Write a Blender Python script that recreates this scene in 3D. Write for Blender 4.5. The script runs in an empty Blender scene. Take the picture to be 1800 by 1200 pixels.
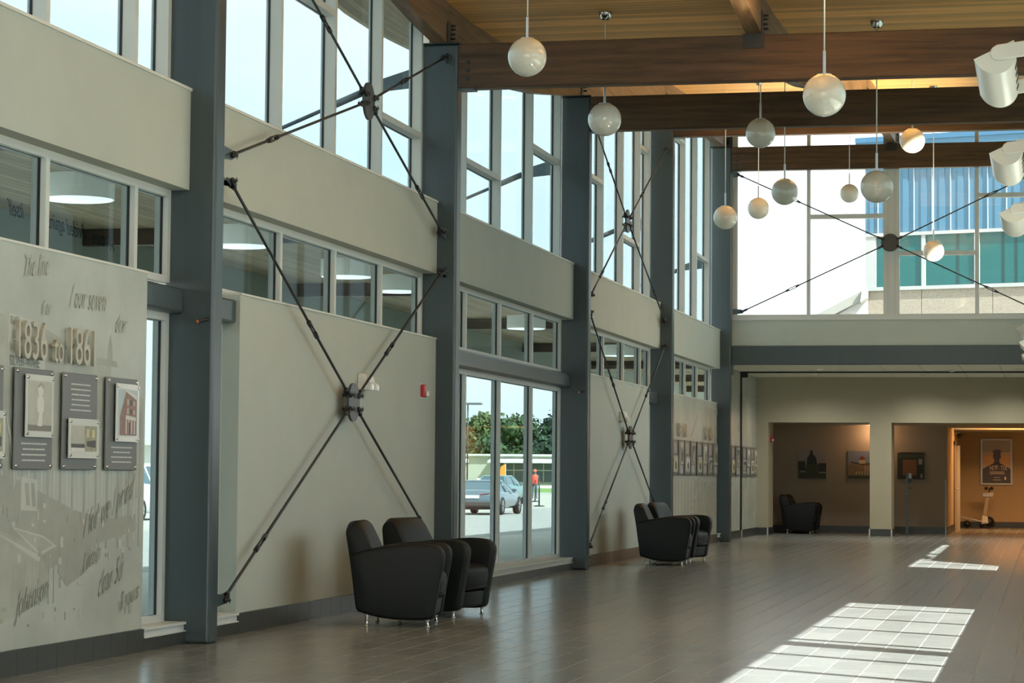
import bpy, bmesh, math, random
from mathutils import Vector, Matrix
random.seed(7)
S = bpy.context.scene
COL = S.collection

# ------------------------------------------------------------------ camera, sky, sun, exposure
cam_d = bpy.data.cameras.new('camera'); cam = bpy.data.objects.new('camera', cam_d); COL.objects.link(cam)
cam_d.sensor_width = 36.0; cam_d.lens = 4208.04 * 36 / 1800; cam_d.clip_end = 2000; cam_d.clip_start = 0.1
yaw, pit, rol = 0.22027183, 0.05550762, 0.00858651
r = Vector((math.cos(yaw), math.sin(yaw), 0)); f = Vector((-math.sin(yaw), math.cos(yaw), 0)); u = Vector((0, 0, 1))
f2 = math.cos(pit) * f + math.sin(pit) * u; u2 = math.cos(pit) * u - math.sin(pit) * f
r3 = math.cos(rol) * r + math.sin(rol) * u2; u3 = math.cos(rol) * u2 - math.sin(rol) * r
cam.matrix_world = Matrix(((r3.x, u3.x, -f2.x, 0), (r3.y, u3.y, -f2.y, 0), (r3.z, u3.z, -f2.z, 1.28), (0, 0, 0, 1)))
S.camera = cam
S.view_settings.view_transform = 'Standard'; S.view_settings.look = 'None'
S.view_settings.gamma = 1.0; S.view_settings.use_curve_mapping = False
S.view_settings.exposure = 1.20

SKY_STRENGTH = 1.9
SUN_STRENGTH = 11.5
W = bpy.data.worlds.new('sky'); S.world = W; W.use_nodes = True
nt = W.node_tree; nt.nodes.clear()
out = nt.nodes.new('ShaderNodeOutputWorld'); bg = nt.nodes.new('ShaderNodeBackground')
tc = nt.nodes.new('ShaderNodeTexCoord'); mp = nt.nodes.new('ShaderNodeMapping'); mp.inputs['Scale'].default_value = (1.6, 1.6, 5.0)
nz = nt.nodes.new('ShaderNodeTexNoise'); nz.inputs['Scale'].default_value = 2.2; nz.inputs['Detail'].default_value = 5
rp = nt.nodes.new('ShaderNodeValToRGB')
rp.color_ramp.elements[0].position = 0.38; rp.color_ramp.elements[0].color = (0.70, 0.85, 0.92, 1)
rp.color_ramp.elements[1].position = 0.62; rp.color_ramp.elements[1].color = (0.93, 0.95, 0.95, 1)
L = nt.links.new
L(tc.outputs['Generated'], mp.inputs['Vector']); L(mp.outputs['Vector'], nz.inputs['Vector']); L(nz.outputs['Fac'], rp.inputs['Fac'])
L(rp.outputs['Color'], bg.inputs['Color']); bg.inputs['Strength'].default_value = SKY_STRENGTH; L(bg.outputs[0], out.inputs[0])

sun_d = bpy.data.lights.new('sun', 'SUN'); sun_d.energy = SUN_STRENGTH; sun_d.angle = 0.0095; sun_d.color = (1.0, 0.985, 0.95)
sun = bpy.data.objects.new('sun', sun_d); COL.objects.link(sun)
SUN_T = Vector((-0.839, 0.545, -1.097)).normalized()          # the way the light travels
sun.rotation_euler = SUN_T.to_track_quat('-Z', 'Y').to_euler()
sun.location = (20, -10, 30)

# ------------------------------------------------------------------ materials
MATS = {}
def mat(name, col, rough=0.5, metal=0.0, spec=0.5, noise=0.0, nscale=8.0, stretch=(1, 1, 1), bump=0.0, emit=None, estr=0.0, coords='Object', rnd=0.0, coat=0.0):
    if name in MATS: return MATS[name]
    m = bpy.data.materials.new(name); m.use_nodes = True; n = m.node_tree; b = n.nodes['Principled BSDF']
    b.inputs['Base Color'].default_value = (*col, 1); b.inputs['Roughness'].default_value = rough
    b.inputs['Metallic'].default_value = metal; b.inputs['Specular IOR Level'].default_value = spec
    if coat: b.inputs['Coat Weight'].default_value = coat; b.inputs['Coat Roughness'].default_value = 0.08
    if emit: b.inputs['Emission Color'].default_value = (*emit, 1); b.inputs['Emission Strength'].default_value = estr
    src = None
    if noise or bump:
        t = n.nodes.new('ShaderNodeTexCoord'); mp = n.nodes.new('ShaderNodeMapping'); mp.inputs['Scale'].default_value = stretch
        nz = n.nodes.new('ShaderNodeTexNoise'); nz.inputs['Scale'].default_value = nscale; nz.inputs['Detail'].default_value = 6; nz.inputs['Roughness'].default_value = 0.6
        n.links.new(t.outputs[coords], mp.inputs['Vector']); n.links.new(mp.outputs['Vector'], nz.inputs['Vector'])
        if noise:
            rp = n.nodes.new('ShaderNodeValToRGB'); rp.color_ramp.elements[0].position = 0.3; rp.color_ramp.elements[1].position = 0.7
            rp.color_ramp.elements[0].color = (*[max(0, c * (1 - noise)) for c in col], 1)
            rp.color_ramp.elements[1].color = (*[min(1, c * (1 + noise)) for c in col], 1)
            n.links.new(nz.outputs['Fac'], rp.inputs['Fac']); n.links.new(rp.outputs['Color'], b.inputs['Base Color']); src = rp.outputs['Color']
        if bump:
            bp = n.nodes.new('ShaderNodeBump'); bp.inputs['Strength'].default_value = bump; bp.inputs['Distance'].default_value = 0.01
            n.links.new(nz.outputs['Fac'], bp.inputs['Height']); n.links.new(bp.outputs['Normal'], b.inputs['Normal'])
    if rnd:
        oi = n.nodes.new('ShaderNodeObjectInfo'); ge = n.nodes.new('ShaderNodeNewGeometry')
        ad = n.nodes.new('ShaderNodeMath'); ad.operation = 'ADD'; fr = n.nodes.new('ShaderNodeMath'); fr.operation = 'FRACT'
        mr = n.nodes.new('ShaderNodeMapRange'); mr.inputs['To Min'].default_value = 1 - rnd; mr.inputs['To Max'].default_value = 1 + rnd
        mx = n.nodes.new('ShaderNodeMix'); mx.data_type = 'RGBA'; mx.blend_type = 'MULTIPLY'; mx.inputs['Factor'].default_value = 1
        cb = n.nodes.new('ShaderNodeCombineColor')
        n.links.new(oi.outputs['Random'], ad.inputs[0]); n.links.new(ge.outputs['Random Per Island'], ad.inputs[1]); n.links.new(ad.outputs[0], fr.inputs[0])
        n.links.new(fr.outputs[0], mr.inputs['Value'])
        for i in range(3): n.links.new(mr.outputs['Result'], cb.inputs[i])
        if src: n.links.new(src, mx.inputs[6])
        else: mx.inputs[6].default_value = (*col, 1)
        n.links.new(cb.outputs['Color'], mx.inputs[7]); n.links.new(mx.outputs[2], b.inputs['Base Color'])
    MATS[name] = m; return m

def glass(name, tint, refl=1.0, ior=1.5):
    m = bpy.data.materials.new(name); m.use_nodes = True; n = m.node_tree; n.nodes.clear()
    o = n.nodes.new('ShaderNodeOutputMaterial'); mx = n.nodes.new('ShaderNodeMixShader'); tr = n.nodes.new('ShaderNodeBsdfTransparent'); gl = n.nodes.new('ShaderNodeBsdfGlossy')
    fr = n.nodes.new('ShaderNodeLayerWeight'); fr.inputs['Blend'].default_value = 0.5
    pw = n.nodes.new('ShaderNodeMath'); pw.operation = 'POWER'; pw.inputs[1].default_value = 4.5
    mu = n.nodes.new('ShaderNodeMath'); mu.operation = 'MULTIPLY_ADD'; mu.inputs[1].default_value = .55 * refl; mu.inputs[2].default_value = .03 * refl; mu.use_clamp = True
    tr.inputs['Color'].default_value = (*tint, 1); gl.inputs['Roughness'].default_value = 0.0; gl.inputs['Color'].default_value = (1, 1, 1, 1)
    n.links.new(fr.outputs['Facing'], pw.inputs[0]); n.links.new(pw.outputs[0], mu.inputs[0]); n.links.new(mu.outputs[0], mx.inputs[0]); n.links.new(tr.outputs[0], mx.inputs[1]); n.links.new(gl.outputs[0], mx.inputs[2]); n.links.new(mx.outputs[0], o.inputs[0])
    MATS[name] = m; return m

def wood(name, dark, light, along, scale=1.0, rough=0.45, boards=None, ring=0.5):
    """grain stretched along axis 0/1/2; boards = (axis, width) adds fine tongue and groove lines"""
    m = bpy.data.materials.new(name); m.use_nodes = True; n = m.node_tree; b = n.nodes['Principled BSDF']
    t = n.nodes.new('ShaderNodeTexCoord'); mp = n.nodes.new('ShaderNodeMapping'); sc = [9.0 * scale] * 3; sc[along] = 0.55 * scale; mp.inputs['Scale'].default_value = sc
    nz = n.nodes.new('ShaderNodeTexNoise'); nz.inputs['Scale'].default_value = 1.5; nz.inputs['Detail'].default_value = 8; nz.inputs['Roughness'].default_value = 0.65; nz.inputs['Distortion'].default_value = ring
    rp = n.nodes.new('ShaderNodeValToRGB'); rp.color_ramp.elements[0].position = 0.33; rp.color_ramp.elements[1].position = 0.68
    rp.color_ramp.elements[0].color = (*dark, 1); rp.color_ramp.elements[1].color = (*light, 1)
    n.links.new(t.outputs['Object'], mp.inputs['Vector']); n.links.new(mp.outputs['Vector'], nz.inputs['Vector']); n.links.new(nz.outputs['Fac'], rp.inputs['Fac'])
    cur = rp.outputs['Color']
    if boards:
        sp = n.nodes.new('ShaderNodeSeparateXYZ'); n.links.new(t.outputs['Object'], sp.inputs[0])
        dv = n.nodes.new('ShaderNodeMath'); dv.operation = 'DIVIDE'; dv.inputs[1].default_value = boards[1]; n.links.new(sp.outputs[boards[0]], dv.inputs[0])
        fl = n.nodes.new('ShaderNodeMath'); fl.operation = 'FLOOR'; n.links.new(dv.outputs[0], fl.inputs[0])
        wn = n.nodes.new('ShaderNodeTexWhiteNoise'); wn.noise_dimensions = '1D'; n.links.new(fl.outputs[0], wn.inputs['W'])
        fr = n.nodes.new('ShaderNodeMath'); fr.operation = 'FRACT'; n.links.new(dv.outputs[0], fr.inputs[0])
        gt = n.nodes.new('ShaderNodeMath'); gt.operation = 'GREATER_THAN'; gt.inputs[1].default_value = 0.08; n.links.new(fr.outputs[0], gt.inputs[0])
        mr = n.nodes.new('ShaderNodeMapRange'); mr.inputs['To Min'].default_value = 0.72; mr.inputs['To Max'].default_value = 1.15; n.links.new(wn.outputs['Value'], mr.inputs['Value'])
        m2 = n.nodes.new('ShaderNodeMapRange'); m2.inputs['To Min'].default_value = 0.45; m2.inputs['To Max'].default_value = 1.0; n.links.new(gt.outputs[0], m2.inputs['Value'])
        ml = n.nodes.new('ShaderNodeMath'); ml.operation = 'MULTIPLY'; n.links.new(mr.outputs[0], ml.inputs[0]); n.links.new(m2.outputs[0], ml.inputs[1])
        vm = n.nodes.new('ShaderNodeVectorMath'); vm.operation = 'SCALE'; n.links.new(cur, vm.inputs[0]); n.links.new(ml.outputs[0], vm.inputs['Scale']); cur = vm.outputs[0]
        bp = n.nodes.new('ShaderNodeBump'); bp.inputs['Strength'].default_value = 0.6; bp.inputs['Distance'].default_value = 0.006; n.links.new(gt.outputs[0], bp.inputs['Height']); n.links.new(bp.outputs['Normal'], b.inputs['Normal'])
    n.links.new(cur, b.inputs['Base Color']); b.inputs['Roughness'].default_value = rough; b.inputs['Specular IOR Level'].default_value = 0.35
    MATS[name] = m; return m

paint = mat('wall_paint', (0.412, 0.450, 0.392), 0.75, noise=0.03, nscale=2.0, bump=0.03)
paint_far = mat('back_wall_paint', (0.40, 0.37, 0.27), 0.75, noise=0.03, nscale=2.0)
mural_m = mat('mural_print', (0.395, 0.425, 0.37), 0.35, noise=0.16, nscale=1.3, stretch=(1, 1, 1))
steel = mat('slate_steel_paint', (0.046, 0.066, 0.070), 0.30, spec=0.5, noise=0.06, nscale=3, stretch=(8, 8, .3))
blackst = mat('black_steel', (0.018, 0.020, 0.020), 0.42, spec=0.5)
alu = mat('aluminium_frame', (0.56, 0.58, 0.54), 0.42, spec=0.4)
alu_skylit = mat('aluminium_outside_skylit', (0.86, 0.88, 0.86), 0.45, spec=0.4)  # outer mullion half: paler copy, sun and sky light put into the colour
gasket = mat('black_gasket', (0.008, 0.010, 0.011), 0.5)
trimw = mat('sill_trim', (0.60, 0.60, 0.53), 0.5)
grout = mat('grout', (0.37, 0.36, 0.31), 0.8)
tile_m = mat('floor_tile_stone', (0.184, 0.194, 0.180), 0.23, spec=0.42, noise=0.22, nscale=3.0, stretch=(1, 7, 1), rnd=0.16, coords='Object')
base_m = mat('base_tile', (0.040, 0.044, 0.040), 0.30, noise=0.1, nscale=4)
leather = mat('black_leather', (0.0050, 0.0075, 0.0075), 0.5, spec=0.28, bump=0.08, nscale=120)
chrome = mat('chrome', (0.62, 0.62, 0.60), 0.16, metal=1.0)
brushed = mat('brushed_steel', (0.55, 0.54, 0.52), 0.3, metal=1.0)
opal = mat('opal_glass', (0.68, 0.68, 0.58), 0.10, spec=0.6, coat=0.5)
white_e = mat('white_enamel', (0.72, 0.73, 0.66), 0.28, spec=0.5)
dark_slot = mat('dark_slot', (0.03, 0.03, 0.025), 0.6)
plaque_m = mat('plaque_grey', (0.145, 0.15, 0.142), 0.35)
glassy = mat('acrylic_edge', (0.62, 0.64, 0.58), 0.12, spec=0.6)
ink_l = mat('pale_lettering', (0.55, 0.56, 0.52), 0.6)
letter_m = mat('champagne_letter', (0.50, 0.47, 0.38), 0.32, metal=0.35)
print_d = mat('print_dark', (0.315, 0.325, 0.27), 0.4, noise=0.15, nscale=3)
print_m = mat('print_mid', (0.355, 0.367, 0.305), 0.4, noise=0.18, nscale=3)
print_l = mat('print_light', (0.465, 0.475, 0.405), 0.4, noise=0.10, nscale=3)
print_i = mat('print_ink', (0.16, 0.17, 0.15), 0.5)
red_m = mat('alarm_red', (0.42, 0.02, 0.025), 0.35)
lensm = mat('clear_lens', (0.8, 0.82, 0.82), 0.1)
acoustic = mat('acoustic_tile', (0.86, 0.85, 0.72), 0.9, noise=0.05, nscale=60)
gridm = mat('ceiling_grid', (0.30, 0.29, 0.23), 0.6)
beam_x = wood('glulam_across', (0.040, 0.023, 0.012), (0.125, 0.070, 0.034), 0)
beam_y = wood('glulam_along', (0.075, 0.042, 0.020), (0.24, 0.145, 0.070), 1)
deck_m = wood('cedar_deck', (0.66, 0.33, 0.085), (0.92, 0.52, 0.16), 0, boards=(1, 0.135), rough=0.5)
soffit_m = wood('cedar_soffit', (0.46, 0.35, 0.21), (0.68, 0.55, 0.36), 1, boards=(0, 0.10), rough=0.6)
g_left = glass('tinted_glass', (0.485, 0.540, 0.548), 0.35)
g_clear = glass('clear_glass', (0.94, 0.96, 0.96), 0.8)
g_far = glass('end_wall_glass', (0.70, 0.72, 0.72), 0.8)
g_teal = mat('teal_glazing', (0.012, 0.10, 0.095), 0.06, spec=0.5)

# ------------------------------------------------------------------ mesh helpers
class MB:
    def __init__(s): s.v = []; s.f = []; s.m = []; s.sm = []
    def add(s, vs, fs, mi=0, smooth=False):
        o = len(s.v); s.v += [tuple(p) for p in vs]
        for q in fs: s.f.append(tuple(i + o for i in q)); s.m.append(mi); s.sm.append(smooth)
        return s
    def box(s, x0, x1, y0, y1, z0, z1, mi=0):
        return s.add([(x0, y0, z0), (x1, y0, z0), (x1, y1, z0), (x0, y1, z0), (x0, y0, z1), (x1, y0, z1), (x1, y1, z1), (x0, y1, z1)],
                     [(0, 3, 2, 1), (4, 5, 6, 7), (0, 1, 5, 4), (1, 2, 6, 5), (2, 3, 7, 6), (3, 0, 4, 7)], mi)
    def hexa(s, p8, mi=0):
        return s.add(p8, [(0, 3, 2, 1), (4, 5, 6, 7), (0, 1, 5, 4), (1, 2, 6, 5), (2, 3, 7, 6), (3, 0, 4, 7)], mi)
    def tube(s, a, b, r, r2=None, n=10, mi=0, smooth=True):
        a = Vector(a); b = Vector(b); r2 = r if r2 is None else r2; d = (b - a).normalized()
        t = Vector((0, 0, 1)) if abs(d.z) < 0.9 else Vector((1, 0, 0)); e1 = d.cross(t).normalized(); e2 = d.cross(e1)
        vs = []
        for c, rr in ((a, r), (b, r2)):
            for i in range(n):
                w = 2 * math.pi * i / n; vs.append(c + rr * (math.cos(w) * e1 + math.sin(w) * e2))
        s.add(vs, [(i, (i + 1) % n, n + (i + 1) % n, n + i) for i in range(n)], mi, smooth)
        return s.add(vs, [tuple(range(n - 1, -1, -1)), tuple(range(n, 2 * n))], mi)
    def lathe(s, prof, c=(0, 0, 0), n=24, mi=0, axis='Z', smooth=True):
        vs = []; k = len(prof)
        for i in range(n):
            w = 2 * math.pi * i / n
            for (rr, h) in prof:
                p = (rr * math.cos(w), rr * math.sin(w), h)
                if axis == 'X': p = (h, rr * math.cos(w), rr * math.sin(w))
                if axis == 'Y': p = (rr * math.sin(w), h, rr * math.cos(w))
                vs.append((p[0] + c[0], p[1] + c[1], p[2] + c[2]))
        fs = [(i * k + j, ((i + 1) % n) * k + j, ((i + 1) % n) * k + j + 1, i * k + j + 1) for i in range(n) for j in range(k - 1)]
        return s.add(vs, fs, mi, smooth)
    def prism(s, poly, fn, t0, t1, mi=0, smooth=False):
        """poly = 2D outline; fn(a, b, t) -> 3D"""
        n = len(poly); vs = [fn(a, b, t0) for a, b in poly] + [fn(a, b, t1) for a, b in poly]
        s.add(vs, [tuple(range(n - 1, -1, -1)), tuple(range(n, 2 * n))], mi)
        return s.add(vs, [(i, (i + 1) % n, n + (i + 1) % n, n + i) for i in range(n)], mi, smooth)
    def build(s, name, mats, parent=None, bevel=0.0, seg=2, subsurf=0, loc=None, at=None):
        me = bpy.data.meshes.new(name); o = Vector((0, 0, 0))
        if loc is not None: o = Vector(loc)
        elif at is not None: pass
        elif parent is not None and not parent.get('_local'): o = Vector(parent.get('_o', (0, 0, 0)))
        me.from_pydata([(p[0] - o.x, p[1] - o.y, p[2] - o.z) for p in s.v], [], s.f)
        mats = mats if isinstance(mats, (list, tuple)) else [mats]
        for m in mats: me.materials.append(m)
        me.polygons.foreach_set('material_index', s.m); me.polygons.foreach_set('use_smooth', s.sm)
        bm = bmesh.new(); bm.from_mesh(me); bmesh.ops.remove_doubles(bm, verts=bm.verts, dist=1e-5); bmesh.ops.recalc_face_normals(bm, faces=bm.faces)
        if bevel:
            es = [e for e in bm.edges if len(e.link_faces) == 2 and e.calc_face_angle(0) > 0.5]
            rb = bmesh.ops.bevel(bm, geom=es, offset=bevel, segments=seg, profile=0.5, affect='EDGES', clamp_overlap=True)
        bm.to_mesh(me); bm.free()
        ob = bpy.data.objects.new(name, me); COL.objects.link(ob)
        if loc is not None: ob.location = loc
        if at is not None: ob.location = at
        if parent is not None:
            ob.parent = parent
            ob['_o'] = tuple(parent.get('_o', (0, 0, 0)))
            if parent.get('_local'): ob['_local'] = 1
        if subsurf:
            md = ob.modifiers.new('sub', 'SUBSURF'); md.levels = subsurf; md.render_levels = subsurf
        return ob

def tag(o, label=None, cat=None, group=None, kind=None):
    if label: o['label'] = label
    if cat: o['category'] = cat
    if group: o['group'] = group
    if kind: o['kind'] = kind
    return o
def thing(name, loc, label=None, cat=None, group=None, kind=None, local=False, rz=0.0):
    o = bpy.data.objects.new(name, None); COL.objects.link(o); o.location = loc; o.empty_display_size = 0.1
    o['_o'] = tuple(loc); o.rotation_euler = (0, 0, rz)
    if local: o['_local'] = 1
    return tag(o, label, cat, group, kind)
def link_copy(src, parent=None, loc=None):
    c = src.copy(); COL.objects.link(c); c.parent = parent
    if loc is not None: c.location = loc
    return c
def copy_tree(o, loc, rz, label=None, parent=None):
    c = o.copy(); COL.objects.link(c); c.parent = parent
    if parent is None: c.location = loc; c.rotation_euler = (0, 0, rz); c['_o'] = tuple(loc)
    if label: c['label'] = label
    for ch in list(o.children): copy_tree(ch, None, 0, None, c)
    return c
def text(name, s, size, org, xd, yd, m, parent=None, ext=0.0, xs=1.0, shear=0.0, align='LEFT', space=1.0, bold=0.0):
    cu = bpy.data.curves.new(name, 'FONT'); cu.body = s; cu.size = size; cu.extrude = ext; cu.offset = bold; cu.shear = shear; cu.align_x = align; cu.space_character = space
    to = bpy.data.objects.new(name, cu); COL.objects.link(to)
    dg = bpy.context.evaluated_depsgraph_get(); dg.update()
    me = bpy.data.meshes.new_from_object(to.evaluated_get(dg)); bpy.data.objects.remove(to); bpy.data.curves.remove(cu)
    xd = Vector(xd).normalized(); yd = Vector(yd).normalized(); zd = xd.cross(yd); o = Vector(org) - Vector(parent.get('_o', (0, 0, 0)) if parent is not None else (0, 0, 0))
    for v in me.vertices:
        c = v.co.copy(); v.co = o + xd * c.x * xs + yd * c.y + zd * c.z
    me.materials.clear(); me.materials.append(m); me.name = name
    ob = bpy.data.objects.new(name, me); COL.objects.link(ob)
    if parent is not None: ob.parent = parent; ob['_o'] = tuple(parent.get('_o', (0, 0, 0)))
    return ob

# ------------------------------------------------------------------ key dimensions (metres; X across, Y down the hall, Z up)
YC = [9.5, 17.0, 24.5, 32.0, 39.5, 47.0]               # near faces of the steel columns
CTP = [(-12, 6.5), (-7, 6.6), (2, 7.05), (9.5, 7.30), (14, 7.12), (17, 6.80), (20, 6.36), (22.76, 5.98), (24.5, 5.845), (25.6, 5.828), (28.35, 5.955), (30, 6.16), (32, 6.46), (36, 7.03), (39.5, 7.43), (43, 7.64), (47, 7.80), (50, 7.84), (54, 7.86)]
def CT(y):                                              # column top / underside of the curved lengthwise beams
    for i in range(1, len(CTP) - 2):
        if y <= CTP[i + 1][0] or i == len(CTP) - 3:
            (ya, za), (yb, zb), (yc, zc), (yd, zd) = CTP[i - 1:i + 3]
            h = yc - yb; t = (y - yb) / h; m0 = (zc - za) / (yc - ya) * h; m1 = (zd - zb) / (yd - yb) * h
            return (2 * t ** 3 - 3 * t * t + 1) * zb + (t ** 3 - 2 * t * t + t) * m0 + (-2 * t ** 3 + 3 * t * t) * zc + (t ** 3 - t * t) * m1
DK = lambda y: CT(y) + 0.455                            # underside of the deck
WX, CX, RX = -6.31, -6.10, 0.16
colname = {17.0: 'beside the large date mural', 24.5: 'between the brace bay and the tall window bay', 32.0: 'after the tall window bay', 39.5: 'before the far mural', 47.0: 'at the corner of the glazed end wall', 9.5: 'before the large date mural'}

# ------------------------------------------------------------------ floor
fl = MB().box(-6.75, 6.2, -6.2, 66, -0.12, -0.0008).build('floor', grout); tag(fl, 'taupe stone tile floor with pale joints running down the hall', kind='structure')
TW, TL = 0.2425, 0.73
tm = MB().box(-TW / 2 + .0032, TW / 2 - .0032, -TL / 2 + .007, TL / 2 - .007, -.01, 0.0)
cells = []
x = -0.712 + TW / 2 + TW * 4
k = 0
while x > -6.30:
    off = (k * 0.2433 * 1.0) % TL if k % 3 else (k * 0.365) % TL
    y = 12.6 + off
    while y < 63.6:
        cells.append((x, y)); y += TL
    x -= TW; k += 1
def inview(x, y):
    p = Vector((x, y, -1.28)); d = p.dot(f2); px = 900 + 4208 * p.dot(r3) / d; py = 600 - 4208 * p.dot(u3) / d
    return -10 < px < 1815 and py < 1215
cells.sort(key=lambda c: (not inview(*c), c[1]))
tmo = tm.build('tile', tile_m, fl, at=(*cells[0], 0))
for c in cells[1:300]: link_copy(tmo, fl, (*c, 0))
far = MB()
for c in cells[300:]: far.box(c[0] - TW / 2 + .0032, c[0] + TW / 2 - .0032, c[1] - TL / 2 + .007, c[1] + TL / 2 - .007, -.01, 0)
tag(far.build('tile_field', tile_m, fl), kind='stuff')
MB().box(-6.7, 6.1, -6.0, 12.2, -.01, -0.0005).box(.50, 6.1, 12.2, 13.5, -.01, -0.0005).build('tile_apron', tile_m, fl)

# ------------------------------------------------------------------ steel columns (rounded hollow sections)
def column(yk, x0, x1, label):
    b = MB().box(x0, x1, yk, yk + .2, 0, CT(yk)); o = b.build('steel_column', steel, bevel=.025, seg=3, loc=((x0 + x1) / 2, yk + .1, 0))
    tag(o, label, 'column', 'slate grey steel columns'); 
    MB().box(x0 - .02, x1 + .02, yk - .02, yk + .22, CT(yk) + .001, CT(yk) + .016).build('cap_plate', blackst, o, loc=None).location = (-(x0 + x1) / 2, -(yk + .1), 0)
    return o
for yk in YC: column(yk, -6.5, CX, 'slate grey steel column on the mural side ' + colname[yk])
for yk in YC: column(yk, RX, RX + .40, 'slate grey steel column of the sunny side wall ' + ['at its near end', 'second from the near end', 'third from the near end', 'third from the glazed end', 'next to the glazed end', 'beside the glazed end'][YC.index(yk)])

# ------------------------------------------------------------------ roof: deck, glulam beams
def sloped(x0, x1, y0, y1, zf, t, mb=None, n=None):
    mb = mb or MB(); n = n or max(1, int((y1 - y0) / .9)); ys = [y0 + (y1 - y0) * i / n for i in range(n + 1)]
    vs = []
    for y in ys: z = zf(y); tt = t(y) if callable(t) else z + t; vs += [(x0, y, z), (x1, y, z), (x1, y, tt), (x0, y, tt)]
    fs = [(0, 1, 2, 3), tuple(4 * n + q for q in (3, 2, 1, 0))]
    for i in range(n):
        for q in range(4): fs.append((4 * i + q, 4 * i + 4 + q, 4 * i + 4 + (q + 1) % 4, 4 * i + (q + 1) % 4))
    return mb.add(vs, fs)
tag(sloped(-6.62, .62, -6.2, 47.3, DK, .10).build('ceiling', deck_m), 'warm cedar board ceiling rising gently down the hall', kind='structure')
tag(sloped(-7.47, -6.62, -6.2, 48.6, DK, .12).build('eave_soffit', soffit_m), 'cedar boarded roof overhang outside the clerestory', kind='structure')
om = MB()
for q0, q1, q2 in ((9.4, 18, 3.4), (18, 35, 2.92), (35, 48.6, 3.85)): sloped(.62, q2, q0, q1, DK, .12, om)  # out of view; overhang depth stepped to shape the sun patches
tag(om.build('eave_soffit', soffit_m), 'unseen cedar boarded roof overhang on the sunny side, depth stepped to shape the sun patches', kind='structure')
tag(sloped(-6.62, .62, 47.3, 48.6, DK, .12).build('eave_soffit', soffit_m), 'cedar boarded roof overhang outside the glazed end wall', kind='structure')
tag(sloped(-7.5, 2.92, -6.2, 48.65, lambda y: DK(y) + .13, .12).build('roof', mat('roof_membrane', (.5, .5, .48), .7)), 'pale roof above the cedar ceiling', kind='structure')
tag(MB().box(.62, 6.2, -6.2, 9.4, 4.2, 4.35).build('ceiling', acoustic), 'flat white ceiling beside the hall entrance', kind='structure')

def bolt(mb, c, r=.022, h=.018, axis='Y', mi=0):
    c = Vector(c); d = {'X': Vector((h, 0, 0)), 'Y': Vector((0, h, 0)), 'Z': Vector((0, 0, h))}[axis]
    mb.tube(c, c - d, r, n=8, mi=mi)
for i, yk in enumerate(YC):
    zt = CT(yk); zb = zt - .475
    rt = thing('glulam_beam', (-2.97, yk + .1, zb), 'dark stained cross beam ' + ['over the hall entrance', 'over the large date mural column', 'nearest cross beam with three bolts at its end, before the chairs', 'cross beam above the tall window bay end', 'cross beam before the far mural', 'cross beam in front of the white glazed end wall'][i], 'beam', 'dark glulam cross beams')
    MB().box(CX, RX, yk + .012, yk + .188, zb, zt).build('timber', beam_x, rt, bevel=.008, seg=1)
    for q in (.10, .19, .28):
        m = MB(); bolt(m, (CX + .105, yk + .012, zb + q)); m.build('bolt', blackst, rt)
    MB().box(CX, CX + .17, yk + .0, yk + .2, zb - .014, zb).build('seat_plate', steel, rt)
    MB().box(CX - .0, CX + .012, yk + .01, yk + .19, zb, zt).build('end_plate', blackst, rt)
    # saddle hanger at mid span
    hx = -2.955
    h = MB().box(hx - .11, hx + .11, yk - .004, yk + .012, zt - .14, zt + .012).box(hx - .11, hx + .11, yk + .188, yk + .204, zt - .14, zt + .012)
    ho = h.build('saddle_hanger', blackst, rt)
    for dx in (-.08, .08):
        m = MB(); bolt(m, (hx + dx, yk - .004, zt - .11), .012, .01); m.build('bolt', blackst, ho)
# lengthwise beams on top of the cross beams, one piece per bay
for xi, (xa, xb, nm) in enumerate(((-6.385, -6.225, 'eave beam over the mural side columns'), (-3.035, -2.875, 'ridge beam at mid span of the cross beams'), (.285, .445, 'eave beam over the sunny side columns'))):
    YY = [2.0] + YC
    for i in range(len(YY) - 1):
        ya, yb = YY[i] + .105, YY[i + 1] + .095
        rt = thing('glulam_purlin', ((xa + xb) / 2, ya, CT(ya)), nm + ', ' + ['entrance', 'date mural', 'first brace', 'tall window', 'second brace', 'far mural'][i] + ' bay', 'beam', 'lengthwise glulam beams')
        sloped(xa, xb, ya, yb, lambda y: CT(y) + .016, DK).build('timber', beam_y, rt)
        # knife plate with through bolts at the far joint
        zz = CT(yb) + .016
        kp = MB().box(xb + .001, xb + .012, yb - .10, yb + .10, zz, zz + .24).build('knife_plate', blackst, rt)
        for q in (.07, .12, .17, .21):
            m = MB(); m.tube((xb + .01, yb + .05, zz + q), (xb + .06, yb + .05, zz + q), .012, n=6); m.build('bolt', blackst, kp)

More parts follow.
